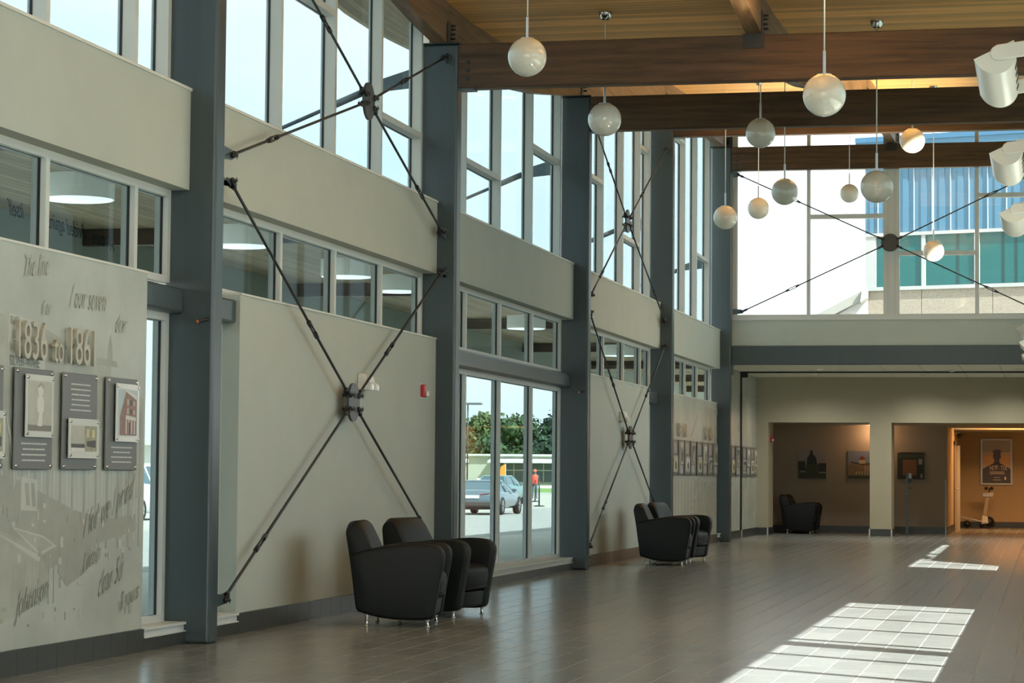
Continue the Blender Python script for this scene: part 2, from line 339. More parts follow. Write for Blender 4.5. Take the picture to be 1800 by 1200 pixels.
# ------------------------------------------------------------------ mural-side wall
tag(MB().box(-6.62, WX, 9.7, 16.16, 0, 2.70).build('wall_left', paint), 'wall panel carrying the large date mural', kind='structure')
tag(MB().box(-6.62, WX, 18.20, 24.5, 0, 2.70).build('wall_left', paint), 'plain greige wall behind the near pair of chairs', kind='structure')
tag(MB().box(-6.62, WX, 33.20, 38.41, 0, 2.70).build('wall_left', paint), 'plain greige wall behind the second pair of chairs', kind='structure')
tag(MB().box(-6.62, WX, 40.55, 46.54, 0, 2.70).build('wall_left', paint), 'wall panel carrying the far mural', kind='structure')
tag(MB().box(-6.62, WX, 47.2, 54.2, 0, 3.7).build('wall_left', paint), 'greige wall under the low tiled ceiling', kind='structure')
for i in range(5):
    y0, y1 = YC[i] + .2, YC[i + 1]
    rt = tag(MB().box(-6.62, WX, y0, y1, 3.40, 4.15).build('bulkhead', paint), 'greige bulkhead band under the clerestory, ' + ['date mural bay', 'first brace bay', 'tall window bay', 'second brace bay', 'far mural bay'][i], kind='structure')
    MB().box(-6.6, WX + .012, y0, y1 + .0, 4.15, 4.172).build('sill_cap', trimw, rt)
for y0, y1 in ((9.7, 16.16), (18.2, 24.5), (33.2, 38.41), (40.55, 46.54)):
    tag(MB().box(-6.6, WX + .012, y0, y1, 2.70, 2.716).build('trim_1', trimw), 'pale metal cap on top of the wall panel', kind='structure')
# steel channel crossing the gaps and the tall window bay
for y0, y1, nm in ((16.02, 17.0, 'beside the date mural'), (17.2, 18.32, 'behind the first column'), (24.7, 32.0, 'across the tall window bay'), (32.2, 33.3, 'at the second brace bay start'), (38.3, 39.5, 'at the second brace bay end'), (39.7, 40.6, 'at the far mural start'), (46.4, 47.0, 'at the far mural end')):
    tag(MB().box(-6.60, -6.345, y0, y1, 2.47, 2.66).build('steel_channel', steel, bevel=.02, seg=2), 'slate steel channel beam ' + nm, 'steel beam', 'slate steel channel beams')

# windows -----------------------------------------------------------
wn = [0]
def window(label, ys, z0, ztop, xr, xg, xe, mw=.062, transoms=(), gm=None, head=.06, sill=.05, y_end=True, rail_z=None):
    wn[0] += 1
    rt = thing('window_%d' % wn[0], (xg, ys[0], z0), label, kind='structure')
    def bar(y0, y1, za, zb, nm, za2=None, zb2=None):
        m = MB()
        zb2 = zb if zb2 is None else zb2; za2 = za if za2 is None else za2
        def hx(x0, x1, a, b, mi):
            m.hexa([(x0, a, za), (x1, a, za), (x1, b, za2), (x0, b, za2), (x0, a, zb), (x1, a, zb), (x1, b, zb2), (x0, b, zb2)], mi)
        hx(xg + .010, xr, y0, y1, 0); hx(xg - .010, xg + .010, y0 - (.006 if nm == 'mullion' else 0), y1 + (.006 if nm == 'mullion' else 0), 1); hx(xe, xg - .010, y0 + .004, y1 - .004, 2)
        return m.build(nm, [alu, gasket, alu_skylit], rt)
    for y in ys: bar(y - mw, y, z0, ztop(y - mw), 'mullion', None, ztop(y))
    for i in range(len(ys) - 1):
        a, b = ys[i], ys[i + 1] - mw
        bar(a, b, z0, z0 + sill, 'sill_rail')
        if head: bar(a, b, ztop(a) - head, ztop(a), 'head_rail', ztop(b) - head, ztop(b))
        cuts = sorted([t[1] for t in transoms if t[0] == i])
        for z in cuts: bar(a, b, z - mw, z, 'transom')
        lo = z0 + sill
        for z in cuts + [None]:
            hi_a = (z - mw) if z else ztop(a) - head; hi_b = (z - mw) if z else ztop(b) - head
            m = MB().hexa([(xg - .006, a, lo), (xg + .006, a, lo), (xg + .006, b, lo), (xg - .006, b, lo), (xg - .006, a, hi_a), (xg + .006, a, hi_a), (xg + .006, b, hi_b), (xg - .006, b, hi_b)])
            m.build('pane', gm or g_left, rt)
            if z: lo = z
    return rt
flat = lambda z: (lambda y: z)
bays = [[9.76, 11.5, 13.1, 14.75, 16.33, 17.0], [17.27, 18.13, 19.71, 21.32, 22.91, 24.47], [24.78, 26.47, 28.23, 30.08, 31.90], [32.27, 33.60, 35.13, 36.85, 38.45, 39.38], [39.77, 40.9, 42.10, 43.38, 44.93, 46.62]]
nmz = ['date mural bay', 'first brace bay', 'tall window bay', 'second brace bay', 'far mural bay']
tr = [[], [(2, 5.60), (4, 4.89)], [(1, 4.90), (3, 5.56)], [(1, 5.68), (3, 5.06), (4, 6.70)], [(1, 6.62), (1, 4.98), (2, 7.42), (4, 5.52)]]
for i in range(5):
    window('clerestory glazing of tall narrow panes, ' + nmz[i], bays[i], 4.172, lambda y: DK(y), -6.475, -6.585, -6.615, transoms=tr[i], head=.05, sill=.04)
for i in range(5):
    lo = 2.66 if i == 2 else 2.70
    window('strip window below the bulkhead, ' + nmz[i], bays[i], lo, flat(3.40), -6.455, -6.505, -6.562, head=.055, sill=.05)
window('tall slot window beside the date mural', [16.05, 17.0], .165, flat(2.47), -6.455, -6.505, -6.562)
window('tall slot window behind the first column', [17.27, 18.26], .165, flat(2.47), -6.455, -6.505, -6.562)
window('tall floor window with three panes beside the near chairs', bays[2], .165, flat(2.47), -6.455, -6.505, -6.562)
window('tall slot window at the second brace bay end', [38.45, 39.38], .165, flat(2.47), -6.455, -6.505, -6.562)
window('tall slot window at the far mural end', [46.5, 46.95], .165, flat(2.47), -6.455, -6.505, -6.562)
for y0, y1 in ((16.16, 17.0), (17.2, 18.2), (24.7, 32.0), (32.2, 33.2), (38.41, 39.5), (46.54, 47.0)):
    tag(MB().box(-6.60, WX + .03, y0, y1, .145, .165).box(-6.60, WX + .012, y0, y1, .10, .145).box(-6.60, WX + .03, y0, y1, .092, .10).build('trim_2', alu), 'aluminium window ledge above the dark base tiles', kind='structure')
# base tiles
bb = tag(MB().box(-6.62, WX + .003, 9.7, 54.2, 0, .09).build('baseboard_left', grout), 'dark base tile course along the mural side wall', kind='structure')
def base_run(par, y0, y1, h):
    n = max(1, round((y1 - y0) / .31)); w = (y1 - y0) / n
    src = MB().box(-.012, .012, -w / 2 + .002, w / 2 - .002, 0, h).build('base_tile', base_m, par, at=(WX + .012, y0 + w / 2, 0))
    for q in range(1, n): link_copy(src, par, (WX + .012, y0 + w * (q + .5), 0))
for y0, y1, h in ((9.7, 16.16, .16), (16.16, 17.0, .092), (17.2, 18.2, .092), (18.2, 24.5, .16), (24.7, 32.0, .092), (32.2, 33.2, .092), (33.2, 38.41, .16), (38.41, 39.5, .092), (39.7, 46.54, .16), (46.54, 47, .092), (47.2, 54.2, .16)):
    base_run(bb, y0, y1, h)
# small pipe stub with orange cap on each column side
for yk in (17.0, 32.0):
    rt = thing('sensor_stub', (-6.2, yk, 2.40), 'small black sensor rod with orange tip on the steel column ' + colname[yk], 'sensor', 'sensor rods')
    MB().tube((-6.14, yk + .001, 2.43), (-6.20, yk - .07, 2.405), .012, n=8).build('rod', blackst, rt)
    MB().tube((-6.20, yk - .07, 2.405), (-6.207, yk - .078, 2.402), .013, n=8).build('tip', mat('orange_tip', (.6, .12, .02), .4), rt)

# ------------------------------------------------------------------ sunny side wall (never in view, lets the sun in)
tag(MB().box(.50, .62, 9.4, 47.2, 0, 1.57).build('wall_right', paint), 'greige parapet wall of the sunny side', kind='structure')
tag(MB().box(.50, .62, 23.27, 33.4, 1.57, 3.40).box(.50, .62, 45.3, 47.2, 1.57, 3.4).build('wall_right', paint), 'solid greige wall between the sunny side windows', kind='structure')
tag(MB().box(.50, .62, 9.4, 47.2, 3.40, 4.15).build('wall_right', paint), 'greige bulkhead of the sunny side', kind='structure')
def rwin(label, ys, z0, zt, gm=None):
    wn[0] += 1; rt = thing('window_%d' % wn[0], (.56, ys[0], z0), label, kind='structure')
    for y in ys: MB().box(.50, .62, y - .03, y + .03, z0, zt(y)).build('mullion', alu, rt)
    for a, b in zip(ys, ys[1:]): MB().hexa([(.554, a, z0), (.566, a, z0), (.566, b, z0), (.554, b, z0), (.554, a, zt(a)), (.566, a, zt(a)), (.566, b, zt(b)), (.554, b, zt(b))]).build('pane', gm or g_clear, rt)
rwin('sunny side window near the entrance', [9.75, 11.3, 12.9, 14.5, 15.87, 17.48, 19.08, 20.63, 22.36, 23.24], 1.57, flat(3.4))
rwin('sunny side window near the glazed end', [33.43, 35.0, 36.6, 38.2, 39.8, 41.4, 43.0, 45.27], 1.57, flat(3.4))
rwin('sunny side clerestory', [9.5 + 1.5 * i for i in range(26)] , 4.15, DK, g_left)
# entrance end behind the camera
tag(MB().box(-6.75, 6.2, -6.2, -6.05, 0, .5).box(-6.75, 6.2, -6.2, -6.05, 3.2, 4.4).build('wall_back', paint), 'greige wall at the entrance end', kind='structure')
rt = thing('window_%d' % (wn[0] + 1), (0, -6.1, .5), 'wide entrance end window', kind='structure')
for i in range(9): MB().box(-6.6 + 1.5 * i, -6.5 + 1.5 * i, -6.16, -6.08, .5, 3.2).build('mullion', alu, rt)
MB().box(-6.7, 6.1, -6.13, -6.11, .5, 3.2).build('pane', g_clear, rt)
tag(MB().box(6.1, 6.2, -6.2, 9.4, 0, .5).box(6.1, 6.2, -6.2, 9.4, 3.2, 4.35).box(.62, 6.2, 9.3, 9.4, 0, 4.35).build('wall_right', paint), 'greige wall of the entrance area', kind='structure')
rt = thing('window_%d' % (wn[0] + 2), (6.15, -6, .5), 'wide window of the entrance area', kind='structure')
for i in range(10): MB().box(6.1, 6.18, -6.0 + 1.6 * i, -5.92 + 1.6 * i, .5, 3.2).build('mullion', alu, rt)
MB().box(6.14, 6.16, -6, 9.3, .5, 3.2).build('pane', g_clear, rt)
tag(MB().box(-6.75, -6.5, -6.2, 9.5, 0, 4.15).build('wall_left', paint), 'greige wall of the entrance area on the mural side', kind='structure')
tag(MB().hexa([(-6.6, -6.2, 4.15), (-6.5, -6.2, 4.15), (-6.5, 9.5, 4.15), (-6.6, 9.5, 4.15), (-6.6, -6.2, DK(-6.2)), (-6.5, -6.2, DK(-6.2)), (-6.5, 9.5, DK(9.5)), (-6.6, 9.5, DK(9.5))]).build('wall_left', paint), 'greige gable of the entrance area', kind='structure')

# ------------------------------------------------------------------ glazed end wall
FY = 47.2
tag(MB().box(-6.5, .62, FY + .02, FY + .32, 3.86, 4.37).build('wall_far', paint), 'greige bulkhead under the glazed end wall', kind='structure')
tag(MB().box(-6.1, .16, FY - .05, FY + .12, 3.488, 3.86).build('steel_lintel', steel, bevel=.01, seg=1), 'wide slate steel lintel below the end wall bulkhead', 'steel beam')
wn[0] += 3
rt = thing('window_%d' % wn[0], (-3, FY, 4.37), 'big white-sky glazing of the end wall', kind='structure')
zt = DK(FY) - .0
big = (-3.125, -2.815)
MB().box(-6.1, .5, FY, FY + .12, 4.37, 4.48).build('sill_rail', alu, rt)
MB().box(-6.1, -6.0, FY, FY + .12, 4.48, zt).build('mullion', alu, rt)
for a, b in ((-4.624, -4.557), (-1.362, -1.286), (.40, .5)): MB().box(a, b, FY, FY + .12, 4.48, zt).build('mullion', alu, rt)
mm = MB().box(big[0], big[1], FY, FY + .12, 4.48, zt).box(big[0] + .085, big[0] + .09, FY - .003, FY + .01, 4.48, zt, 1).box(big[1] - .09, big[1] - .085, FY - .003, FY + .01, 4.48, zt, 1).build('mullion', [alu, mat('seam', (.33, .33, .29), .5)], rt)
cols = [(-6.0, -4.624, []), (-4.557, -3.125, [6.454]), (-2.815, -1.362, [5.711]), (-1.286, .40, [6.826])]
for a, b, tz in cols:
    lo = 4.48
    for z in tz:
        MB().box(a, b, FY, FY + .12, z - .085, z).build('transom', alu, rt); MB().box(a, b, FY + .05, FY + .06, lo, z - .085).build('pane', g_far, rt); lo = z
    MB().box(a, b, FY + .05, FY + .06, lo, zt).build('pane', g_far, rt)
tag(MB().box(-6.62, -6.1, FY + .0, FY + .3, 3.3, 9).build('wall_far', steel), 'slate infill at the corner of the end wall', kind='structure')

# ------------------------------------------------------------------ low ceiling area beyond the lintel
ce = tag(MB().box(-6.4, .7, FY + .12, 54.3, 3.496, 3.56).build('ceiling', gridm), 'suspended ceiling of square acoustic tiles beyond the lintel', kind='structure')
pit_ = .865
src = None; n = 0
for iy in range(7):
    for ix in range(9):
        x0, y0 = -6.36 + .78 * ix, FY + .12 + pit_ * iy
        if src is None: src = MB().box(0, .765, 0, pit_ - .016, 0, .008).build('ceiling_tile', acoustic, ce, at=(x0, y0, 3.488))
        else: link_copy(src, ce, (x0, y0, 3.488))
lampm = mat('downlight_lens', (.9, .85, .7), .4, emit=(1, .82, .6), estr=1.6)
for (x, y) in ((-4.55, 49.2), (-2.35, 49.3), (-.55, 49.2), (-4.9, 51.8), (-2.6, 52.0), (-.8, 52.0)):
    rt = thing('downlight', (x, y, 3.486), 'round recessed downlight in the low tiled ceiling', 'downlight', 'downlights in the low ceiling')
    MB().lathe([(.085, 3.488), (.085, 3.478), (.062, 3.480), (.062, 3.486)], (x, y, 0), 20).build('rim', trimw, rt)
    MB().lathe([(.062, 3.4865), (.001, 3.4860)], (x, y, 0), 20).build('lens', lampm, rt)
    ld = bpy.data.lights.new('downlight_lamp', 'SPOT'); ld.energy = 55; ld.color = (1, .94, .82); ld.shadow_soft_size = .05; ld.spot_size = math.radians(155); ld.spot_blend = 1.0
    lo = bpy.data.objects.new('downlight_lamp', ld); COL.objects.link(lo); lo.parent = rt; lo.location = (0, 0, -.06)
sp = thing('sprinkler_head', (-1.9, 49.5, 3.47), 'small white sprinkler rose in the low tiled ceiling', 'sprinkler')
MB().lathe([(.001, 3.44), (.05, 3.445), (.055, 3.47), (.03, 3.488)], (-1.9, 49.5, 0), 14).build('rose', white_e, sp)
# shutter track: black frame on wall and ceiling
tk = thing('shutter_track', (WX, 50.25, 0), 'black shutter guide running up the wall and across the low ceiling', 'shutter track')
MB().box(WX, WX + .035, 50.19, 50.29, .16, 3.46).build('guide', gasket, tk)
MB().box(WX, .5, 50.2, 50.28, 3.455, 3.486).build('head_guide', gasket, tk)
MB().box(WX, WX + .04, 50.29, 50.31, 0, .16).build('floor_guard', alu, tk)
MB().box(WX + .035, WX + .16, 50.19, 50.23, 3.36, 3.455).build('bracket', gasket, tk)

# ------------------------------------------------------------------ back walls, alcove and corridor
HB = 53.2
tag(MB().box(-6.31, -6.06, HB, HB + 1.0, 0, 3.6).build('wall_far', paint_far), 'narrow greige pier left of the alcove opening', kind='structure')
tag(MB().box(-6.06, .7, HB, HB + 1.0, 2.49, 3.6).build('wall_far', paint_far), 'greige header wall over the alcove openings', kind='structure')
tag(MB().box(-3.82, -3.35, HB, HB + 1.0, 0, 2.49).build('wall_far', paint_far), 'greige pillar between the two alcove openings', kind='structure')
AB = 56.3
tag(MB().box(-6.6, -2.27, AB, AB + .15, 0, 2.6).box(-6.7, -6.55, HB + 1, AB, 0, 2.6).build('wall_far', mat('alcove_paint', (.34, .27, .19), .75, noise=.03, nscale=2)), 'brownish back wall of the alcove with pictures', kind='structure')
tag(MB().box(-2.42, -2.27, AB + .15, 64, 0, 2.6).build('wall_far', mat('hall_paint', (.42, .33, .20), .75)), 'side wall of the back corridor', kind='structure')
tag(MB().box(-2.42, 1.6, 64, 64.15, 0, 2.95).build('wall_far', MATS['hall_paint']), 'end wall of the back corridor with the poster', kind='structure')
tag(MB().box(1.5, 1.6, HB + 1, 64, 0, 2.95).box(.6, 1.6, HB, HB + 1.0, 0, 3.6).build('wall_right', MATS['hall_paint']), 'sunny side wall of the back corridor', kind='structure')
tag(MB().box(-6.7, 1.6, HB + 1, 58.6, 2.49, 2.6).box(-2.42, 1.6, 60.4, 64.1, 2.49, 2.6).box(-2.42, 1.6, 58.6, 60.4, 2.9, 3.0).box(-2.42, 1.6, 58.55, 58.6, 2.49, 3.0).box(-2.42, 1.6, 60.4, 60.45, 2.6, 3.0).build('ceiling', paint_far), 'low plaster ceiling of the alcove and back corridor', kind='structure')
tag(MB().box(.5, .62, 47.2, HB, 0, 3.6).build('wall_right', paint), 'sunny side wall under the low ceiling', kind='structure')
for (x0, x1, y) in ((-6.31, -6.06, HB), (-3.82, -3.35, HB), (-6.55, -2.27, AB), (-2.27, 1.5, 64)):
    bbf = tag(MB().box(x0, x1, y - .012, y + .02, 0, .155).build('baseboard_far', base_m), 'dark base tile along the back wall', kind='structure')
tag(MB().box(-6.06, -6.048, HB, HB + 1, 0, .155).box(-3.35, -3.338, HB, HB + 1, 0, .155).box(-2.27, -2.258, AB, 64, 0, .155).build('baseboard_far', base_m), 'dark base tile on the opening jambs', kind='structure')
for i, (x, y, h, nm) in enumerate(((-6.065, HB - .016, .155, 'base of the pier left of the alcove'), (-3.825, HB - .016, .155, 'base of the pillar, alcove side'), (-3.345, HB - .016, .155, 'base of the pillar, corridor side'), (-2.30, AB - .016, 1.25, 'corner of the corridor wall'))):
    tag(MB().box(x - .014, x + .014, y, y + .016, 0, h).build('corner_guard', alu), 'thin bright corner guard at the ' + nm, 'corner guard', 'corner guards')
# corridor cove lamp (orange glow slot in the ceiling)
rt = thing('cove_lamp', (-.4, 59.5, 2.85), 'warm orange cove lamp glowing in the corridor ceiling slot', 'cove lamp')
MB().box(-1.55, 1.3, 60.0, 60.06, 2.62, 2.70).build('tube', mat('cove_glow', (1, .6, .25), .5, emit=(1, .38, .08), estr=9.0), rt)
ld = bpy.data.lights.new('cove_light', 'AREA'); ld.shape = 'RECTANGLE'; ld.size = 2.6; ld.size_y = .3; ld.energy = 60; ld.color = (1, .56, .26)
lo = bpy.data.objects.new('cove_light', ld); COL.objects.link(lo); lo.parent = rt; lo.location = (.2, .2, -.12); lo.rotation_euler = (math.radians(25), 0, 0)
# warm alcove picture lamp
rt = thing('alcove_downlight', (-3.95, 55.95, 2.48), 'warm recessed lamp in the alcove ceiling', 'downlight')
MB().lathe([(.08, 2.489), (.08, 2.478), (.06, 2.480), (.001, 2.484)], (-3.95, 55.95, 0), 18).build('rim', lampm, rt)
ld = bpy.data.lights.new('alcove_lamp', 'POINT'); ld.energy = 6; ld.color = (1, .60, .34); ld.shadow_soft_size = .06
lo = bpy.data.objects.new('alcove_lamp', ld); COL.objects.link(lo); lo.parent = rt; lo.location = (0, 0, -.08)
# door in the corridor side wall
rt = thing('door_1', (-2.27, 61, 0), 'pale wooden door leaf and frame in the corridor side wall', kind='structure')
MB().box(-2.27, -2.235, 60.2, 60.3, 0, 2.2).box(-2.27, -2.235, 61.3, 61.4, 0, 2.2).box(-2.27, -2.235, 60.2, 61.4, 2.1, 2.2).build('door_frame', mat('door_frame', (.20, .14, .08), .5), rt)
MB().box(-2.27, -2.245, 60.3, 61.3, .01, 2.1).build('door_leaf', mat('door_leaf', (.44, .36, .24), .5), rt)
MB().box(-2.245, -2.15, 61.32, 61.38, 0.0, 2.1).build('door_edge', mat('door_edge', (.42, .40, .34), .45), rt)
MB().tube((-2.23, 60.4, 1.02), (-2.17, 60.4, 1.02), .015, n=8).tube((-2.17, 60.4, 1.02), (-2.17, 60.52, 1.02), .012, n=8).build('door_handle', chrome, rt)
rt = thing('security_camera', (-2.15, 61.0, 2.36), 'small black dome camera above the corridor door', 'camera')
MB().lathe([(.001, 2.27), (.05, 2.29), (.07, 2.34), (.07, 2.40), (.001, 2.40)], (-2.15, 61.0, 0), 16).build('dome', gasket, rt)
MB().box(-2.27, -2.15, 60.97, 61.03, 2.38, 2.42).build('mount', white_e, rt)

# ------------------------------------------------------------------ tub chairs
def make_chair():
    rt = thing('tub_chair', (0, 0, 0), cat='armchair', group='black leather tub chairs', local=True)
    arm = [(0.0, .13), (.10, .098), (.20, .075), (.32, .060), (.45, .054), (.56, .056), (.645, .066), (.66, .10), (.675, .2), (.70, .36), (.727, .50), (.737, .58), (.732, .625), (.712, .66), (.67, .683), (.60, .693), (.5, .697), (.4, .692), (.28, .680), (.17, .662), (.06, .64), (-.062, .60)]
    for s in (-1, 1):
        MB().prism(arm, lambda a, b, t: (a, t, b), s * .275, s * .41).build('arm', leather, rt, bevel=.028, seg=3)
    back = [(-.003, .16), (-.06, .58), (-.098, .80), (-.096, .838), (-.075, .868), (-.035, .882), (.01, .872), (.045, .84), (.085, .76), (.15, .60), (.19, .42), (.19, .16)]
    m = MB(); n = len(back); vs = []
    V = [-1, -.96, -.8, 0, .8, .96, 1]
    for v in V:
        for (a, b) in back:
            hw = .408 if b < .60 else .408 - .05 * min(1, (b - .60) / .28)
            dz = 0.0 if abs(v) < .9 or b < .7 else -.035 * ((abs(v) - .8) / .2)
            vs.append((a, v * hw, b + dz))
    fs = [tuple(range(n)), tuple(range(6 * n, 7 * n))]
    for j in range(6): fs += [(j * n + i, j * n + (i + 1) % n, (j + 1) * n + (i + 1) % n, (j + 1) * n + i) for i in range(n)]
    m.add(vs, fs, 0, True); m.build('backrest', leather, rt, bevel=.04, seg=4)
    seat = [(.16, .245), (.665, .235), (.685, .26), (.705, .36), (.70, .42), (.67, .452), (.60, .468), (.40, .470), (.16, .45)]
    so = MB().prism(seat, lambda a, b, t: (a, t, b), -.272, .272).build('seat_cushion', leather, rt, bevel=.02, seg=3)
    MB().tube((.690, -.27, .262), (.690, .27, .262), .006, n=6).build('piping', leather, so)
    MB().prism([(.05, .11), (.30, .075), (.60, .078), (.645, .09), (.665, .225), (.10, .235)], lambda a, b, t: (a, t, b), -.274, .274).build('front_rail', leather, rt, bevel=.015, seg=2)
    for a in (.09, .60):
        for s in (-1, 1):
            zt = .12 if a < .3 else .075
            lg = MB().lathe([(.001, 0), (.020, 0), (.021, .008), (.011, .014), (.013, .05), (.020, zt)], (a, s * .372, 0), 14).build('leg', chrome, rt)
    for o in [rt] + list(rt.children_recursive):
        if o.type == 'MESH':
            for p in o.data.polygons: p.use_smooth = True
    return rt
ch = make_chair(); ch.location = (-5.716, 19.755, 0); ch.rotation_euler = (0, 0, math.radians(9)); tag(ch, 'black leather tub chair in side view by the first brace, nearer the date mural')
for (x, y, a, lb) in ((-5.723, 21.231, -6.6, 'black leather tub chair beside the tall window, its seat front turned out'), (-5.74, 34.42, 4, 'black leather tub chair under the second brace, its dark arm side showing'), (-5.75, 35.95, -8, 'black leather tub chair before the far mural, its seat front showing'), (-5.87, 54.88, 2, 'black leather tub chair in the dim alcove, front one of the pair'), (-5.87, 55.80, 0, 'black leather tub chair in the dim alcove, against the picture wall')):
    copy_tree(ch, (x, y, 0), math.radians(a), lb)

# ------------------------------------------------------------------ tension braces
def brace(label, c, ends, tbs, plane='X', disc=True):
    """c centre, ends [(point, gusset direction)], tbs turnbuckle positions as fraction centre->end"""
    rt = thing('tension_brace', c, label, 'brace', 'steel rod cross braces'); C = Vector(c)
    ax = Vector((1, 0, 0)) if plane == 'X' else Vector((0, 1, 0))
    for s in (0,):
        m = MB(); q = C + ax * (.028 * s)
        m.lathe([(.001, -.012), (.176, -.012), (.176, .012), (.001, .012)], tuple(q), 36, axis=plane, smooth=False); m.build('disc_plate', mat('brace_plate', (.055, .06, .06), .4), rt)
    for (e, g), t in zip(ends, tbs):
        e = Vector(e); d = (e - C).normalized(); L_ = (e - C).length; sd = d.cross(ax)
        rod = MB()
        a0 = C + d * .20; t0 = C + d * (L_ * t - .12); t1 = C + d * (L_ * t + .12)
        rod.tube(a0, t0, .0125, n=8).tube(t1, e - d * .12, .0125, n=8).build('rod', blackst, rt)
        tb = MB()
        for s in (-1, 1): tb.tube(t0 + sd * .017 * s + d * .03, t1 + sd * .017 * s - d * .03, .009, n=6)
        tb.tube(t0 - d * .02, t0 + d * .05, .021, n=8).tube(t1 - d * .05, t1 + d * .02, .021, n=8); tb.build('turnbuckle', blackst, rt)
        for p, sgn in ((C + d * .15, 1), (e - d * .05, -1)):
            cl = MB()
            for s in (-1, 1):
                q = p + ax * .022 * s
                cl.tube(q - ax * .007, q + ax * .007, .026, n=10)
                h = [q - sd * .022 - ax * .007, q + sd * .022 - ax * .007, q + sd * .016 + d * sgn * .08 - ax * .007, q - sd * .016 + d * sgn * .08 - ax * .007]
                cl.hexa(h + [w + ax * .014 for w in h])
            cl.tube(p + d * sgn * .07, p + d * sgn * .13, .028, .016, n=8)
            co = cl.build('clevis', blackst, rt)
            pn = MB().tube(p - ax * .060, p + ax * .060, .013, n=8); pn.tube(p + ax * .05 - sd * .03, p + ax * .05 + sd * .03, .003, n=5).tube(p - ax * .05 - sd * .03, p - ax * .05 + sd * .03, .003, n=5); pn.build('pin', blackst, co)
        # gusset plate on the column
        g = Vector(g); p = e - d * .05; up = Vector((0, 0, 1)); 
        gm = MB(); q = [p + d * .05 - sd * .05, p + d * .05 + sd * .05]
        b0 = p + g; vs = [p - sd * .04 - d * .02, p + sd * .04 - d * .02, b0 + up * .06, b0 - up * .06]
        if (vs[1] - vs[2]).length > (vs[0] - vs[2]).length: vs = [vs[1], vs[0], vs[2], vs[3]]
        gm.hexa([w - ax * .008 for w in vs] + [w + ax * .008 for w in vs]); gm.build('gusset', steel, rt)
bx = -6.2
def G(e, dy): return (e, (0, dy, 0))
brace('lower black rod cross brace on the wall behind the near chairs', (bx, 21.06, 1.927), [G((bx, 17.54, .275), -.34), G((bx, 17.56, 3.565), -.36), G((bx, 24.36, 3.43), .14), G((bx, 24.30, .46), .2)], [.735, .36, .37, .78])
brace('upper black rod cross brace in front of the first clerestory', (bx, 21.45, 4.761), [G((bx, 17.56, 3.73), -.36), G((bx, 17.45, 6.13), -.25), G((bx, 24.42, 5.70), .08), G((bx, 24.34, 3.80), .16)], [.72, .345, .42, .66])
brace('lower black rod cross brace behind the second pair of chairs', (bx, 36.0, 1.857), [G((bx, 32.60, .27), -.40), G((bx, 32.56, 3.57), -.36), G((bx, 39.36, 3.45), .14), G((bx, 39.3, .40), .2)], [.63, .46, .46, .7])
brace('upper black rod cross brace in front of the second clerestory', (bx, 35.65, 5.13), [G((bx, 32.64, 3.76), -.44), G((bx, 32.5, 6.36), -.3), G((bx, 39.40, 6.75), .1), G((bx, 39.36, 3.82), .14)], [.72, .5, .35, .7])
Fy = 46.93
brace('black rod cross brace with round centre plate on the glazed end wall', (-2.978, Fy, 5.851), [((-6.0, Fy, 7.26), (-.10, 0, 0)), ((-5.92, Fy, 4.50), (-.18, 0, 0)), ((-.03, Fy, 7.26), (.19, 0, 0)), ((-.03, Fy, 4.44), (.19, 0, 0))], [.62, .645, .655, .655], plane='Y')

# ------------------------------------------------------------------ pendant globes
GD = .360
def globe(x, y, z, row, i):
    zt = DK(y)
    rt = thing('pendant_globe', (x, y, zt), 'white globe pendant, ' + row, 'pendant lamp', 'white globe pendants')
    n = 22; R_ = GD / 2
    prof = [(R_ * math.sin(math.pi * (k + .0) / n), z - R_ * math.cos(math.pi * k / n)) for k in range(n - 2)]
    prof[0] = (.0005, z - R_); prof += [(R_ * .33, z + R_ * .945), (.0005, z + R_ * .95)]
    MB().lathe(prof, (x, y, 0), 32).build('globe', opal, rt)
    MB().lathe([(R_ * .345, z + R_ * .935), (R_ * .345, z + R_ * .965), (.03, z + R_ * .985), (.03, z + R_ * 1.0), (.0125, z + R_ * 1.02), (.0125, z + R_ + .19), (.006, z + R_ + .20)], (x, y, 0), 20, smooth=False).build('stem_cap', brushed, rt)
    MB().tube((x, y, z + R_ + .20), (x, y, zt - .02), .0065, n=8).build('rod', white_e, rt)
    MB().lathe([(.045, zt - .075), (.062, zt - .05), (.072, zt - .012), (.075, zt), (.001, zt)], (x, y, 0), 18).build('canopy', chrome, rt)
GL = [(-4.66, 21.35, 5.117, 'mural side row, in front of the nearest cross beam'), (-4.65, 25.25, 5.112, 'mural side row, just behind the nearest cross beam'), (-1.807, 19.915, 4.463, 'sunny side row, the largest looking one'), (-3.39, 28.86, 5.446, 'middle row, with its chrome canopy showing under the nearest beam'),
      (-4.73, 35.77, 5.177, 'mural side row, hanging before the corner column'), (-4.695, 39.7, 5.749, 'mural side row, hanging before the white end glazing'), (-3.44, 32.08, 5.109, 'middle row, overlapping the end wall brace rod'), (-3.65, 45.47, 6.654, 'middle row, close to the end wall'),
      (-1.82, 26.385, 4.469, 'sunny side row, before the blue building corner'), (-1.88, 34.65, 6.124, 'sunny side row, hung high against the last cross beam'), (-1.895, 41.48, 5.167, 'sunny side row, hung low before the teal windows')]
for i, g in enumerate(GL): globe(g[0], g[1], g[2], g[3], i)

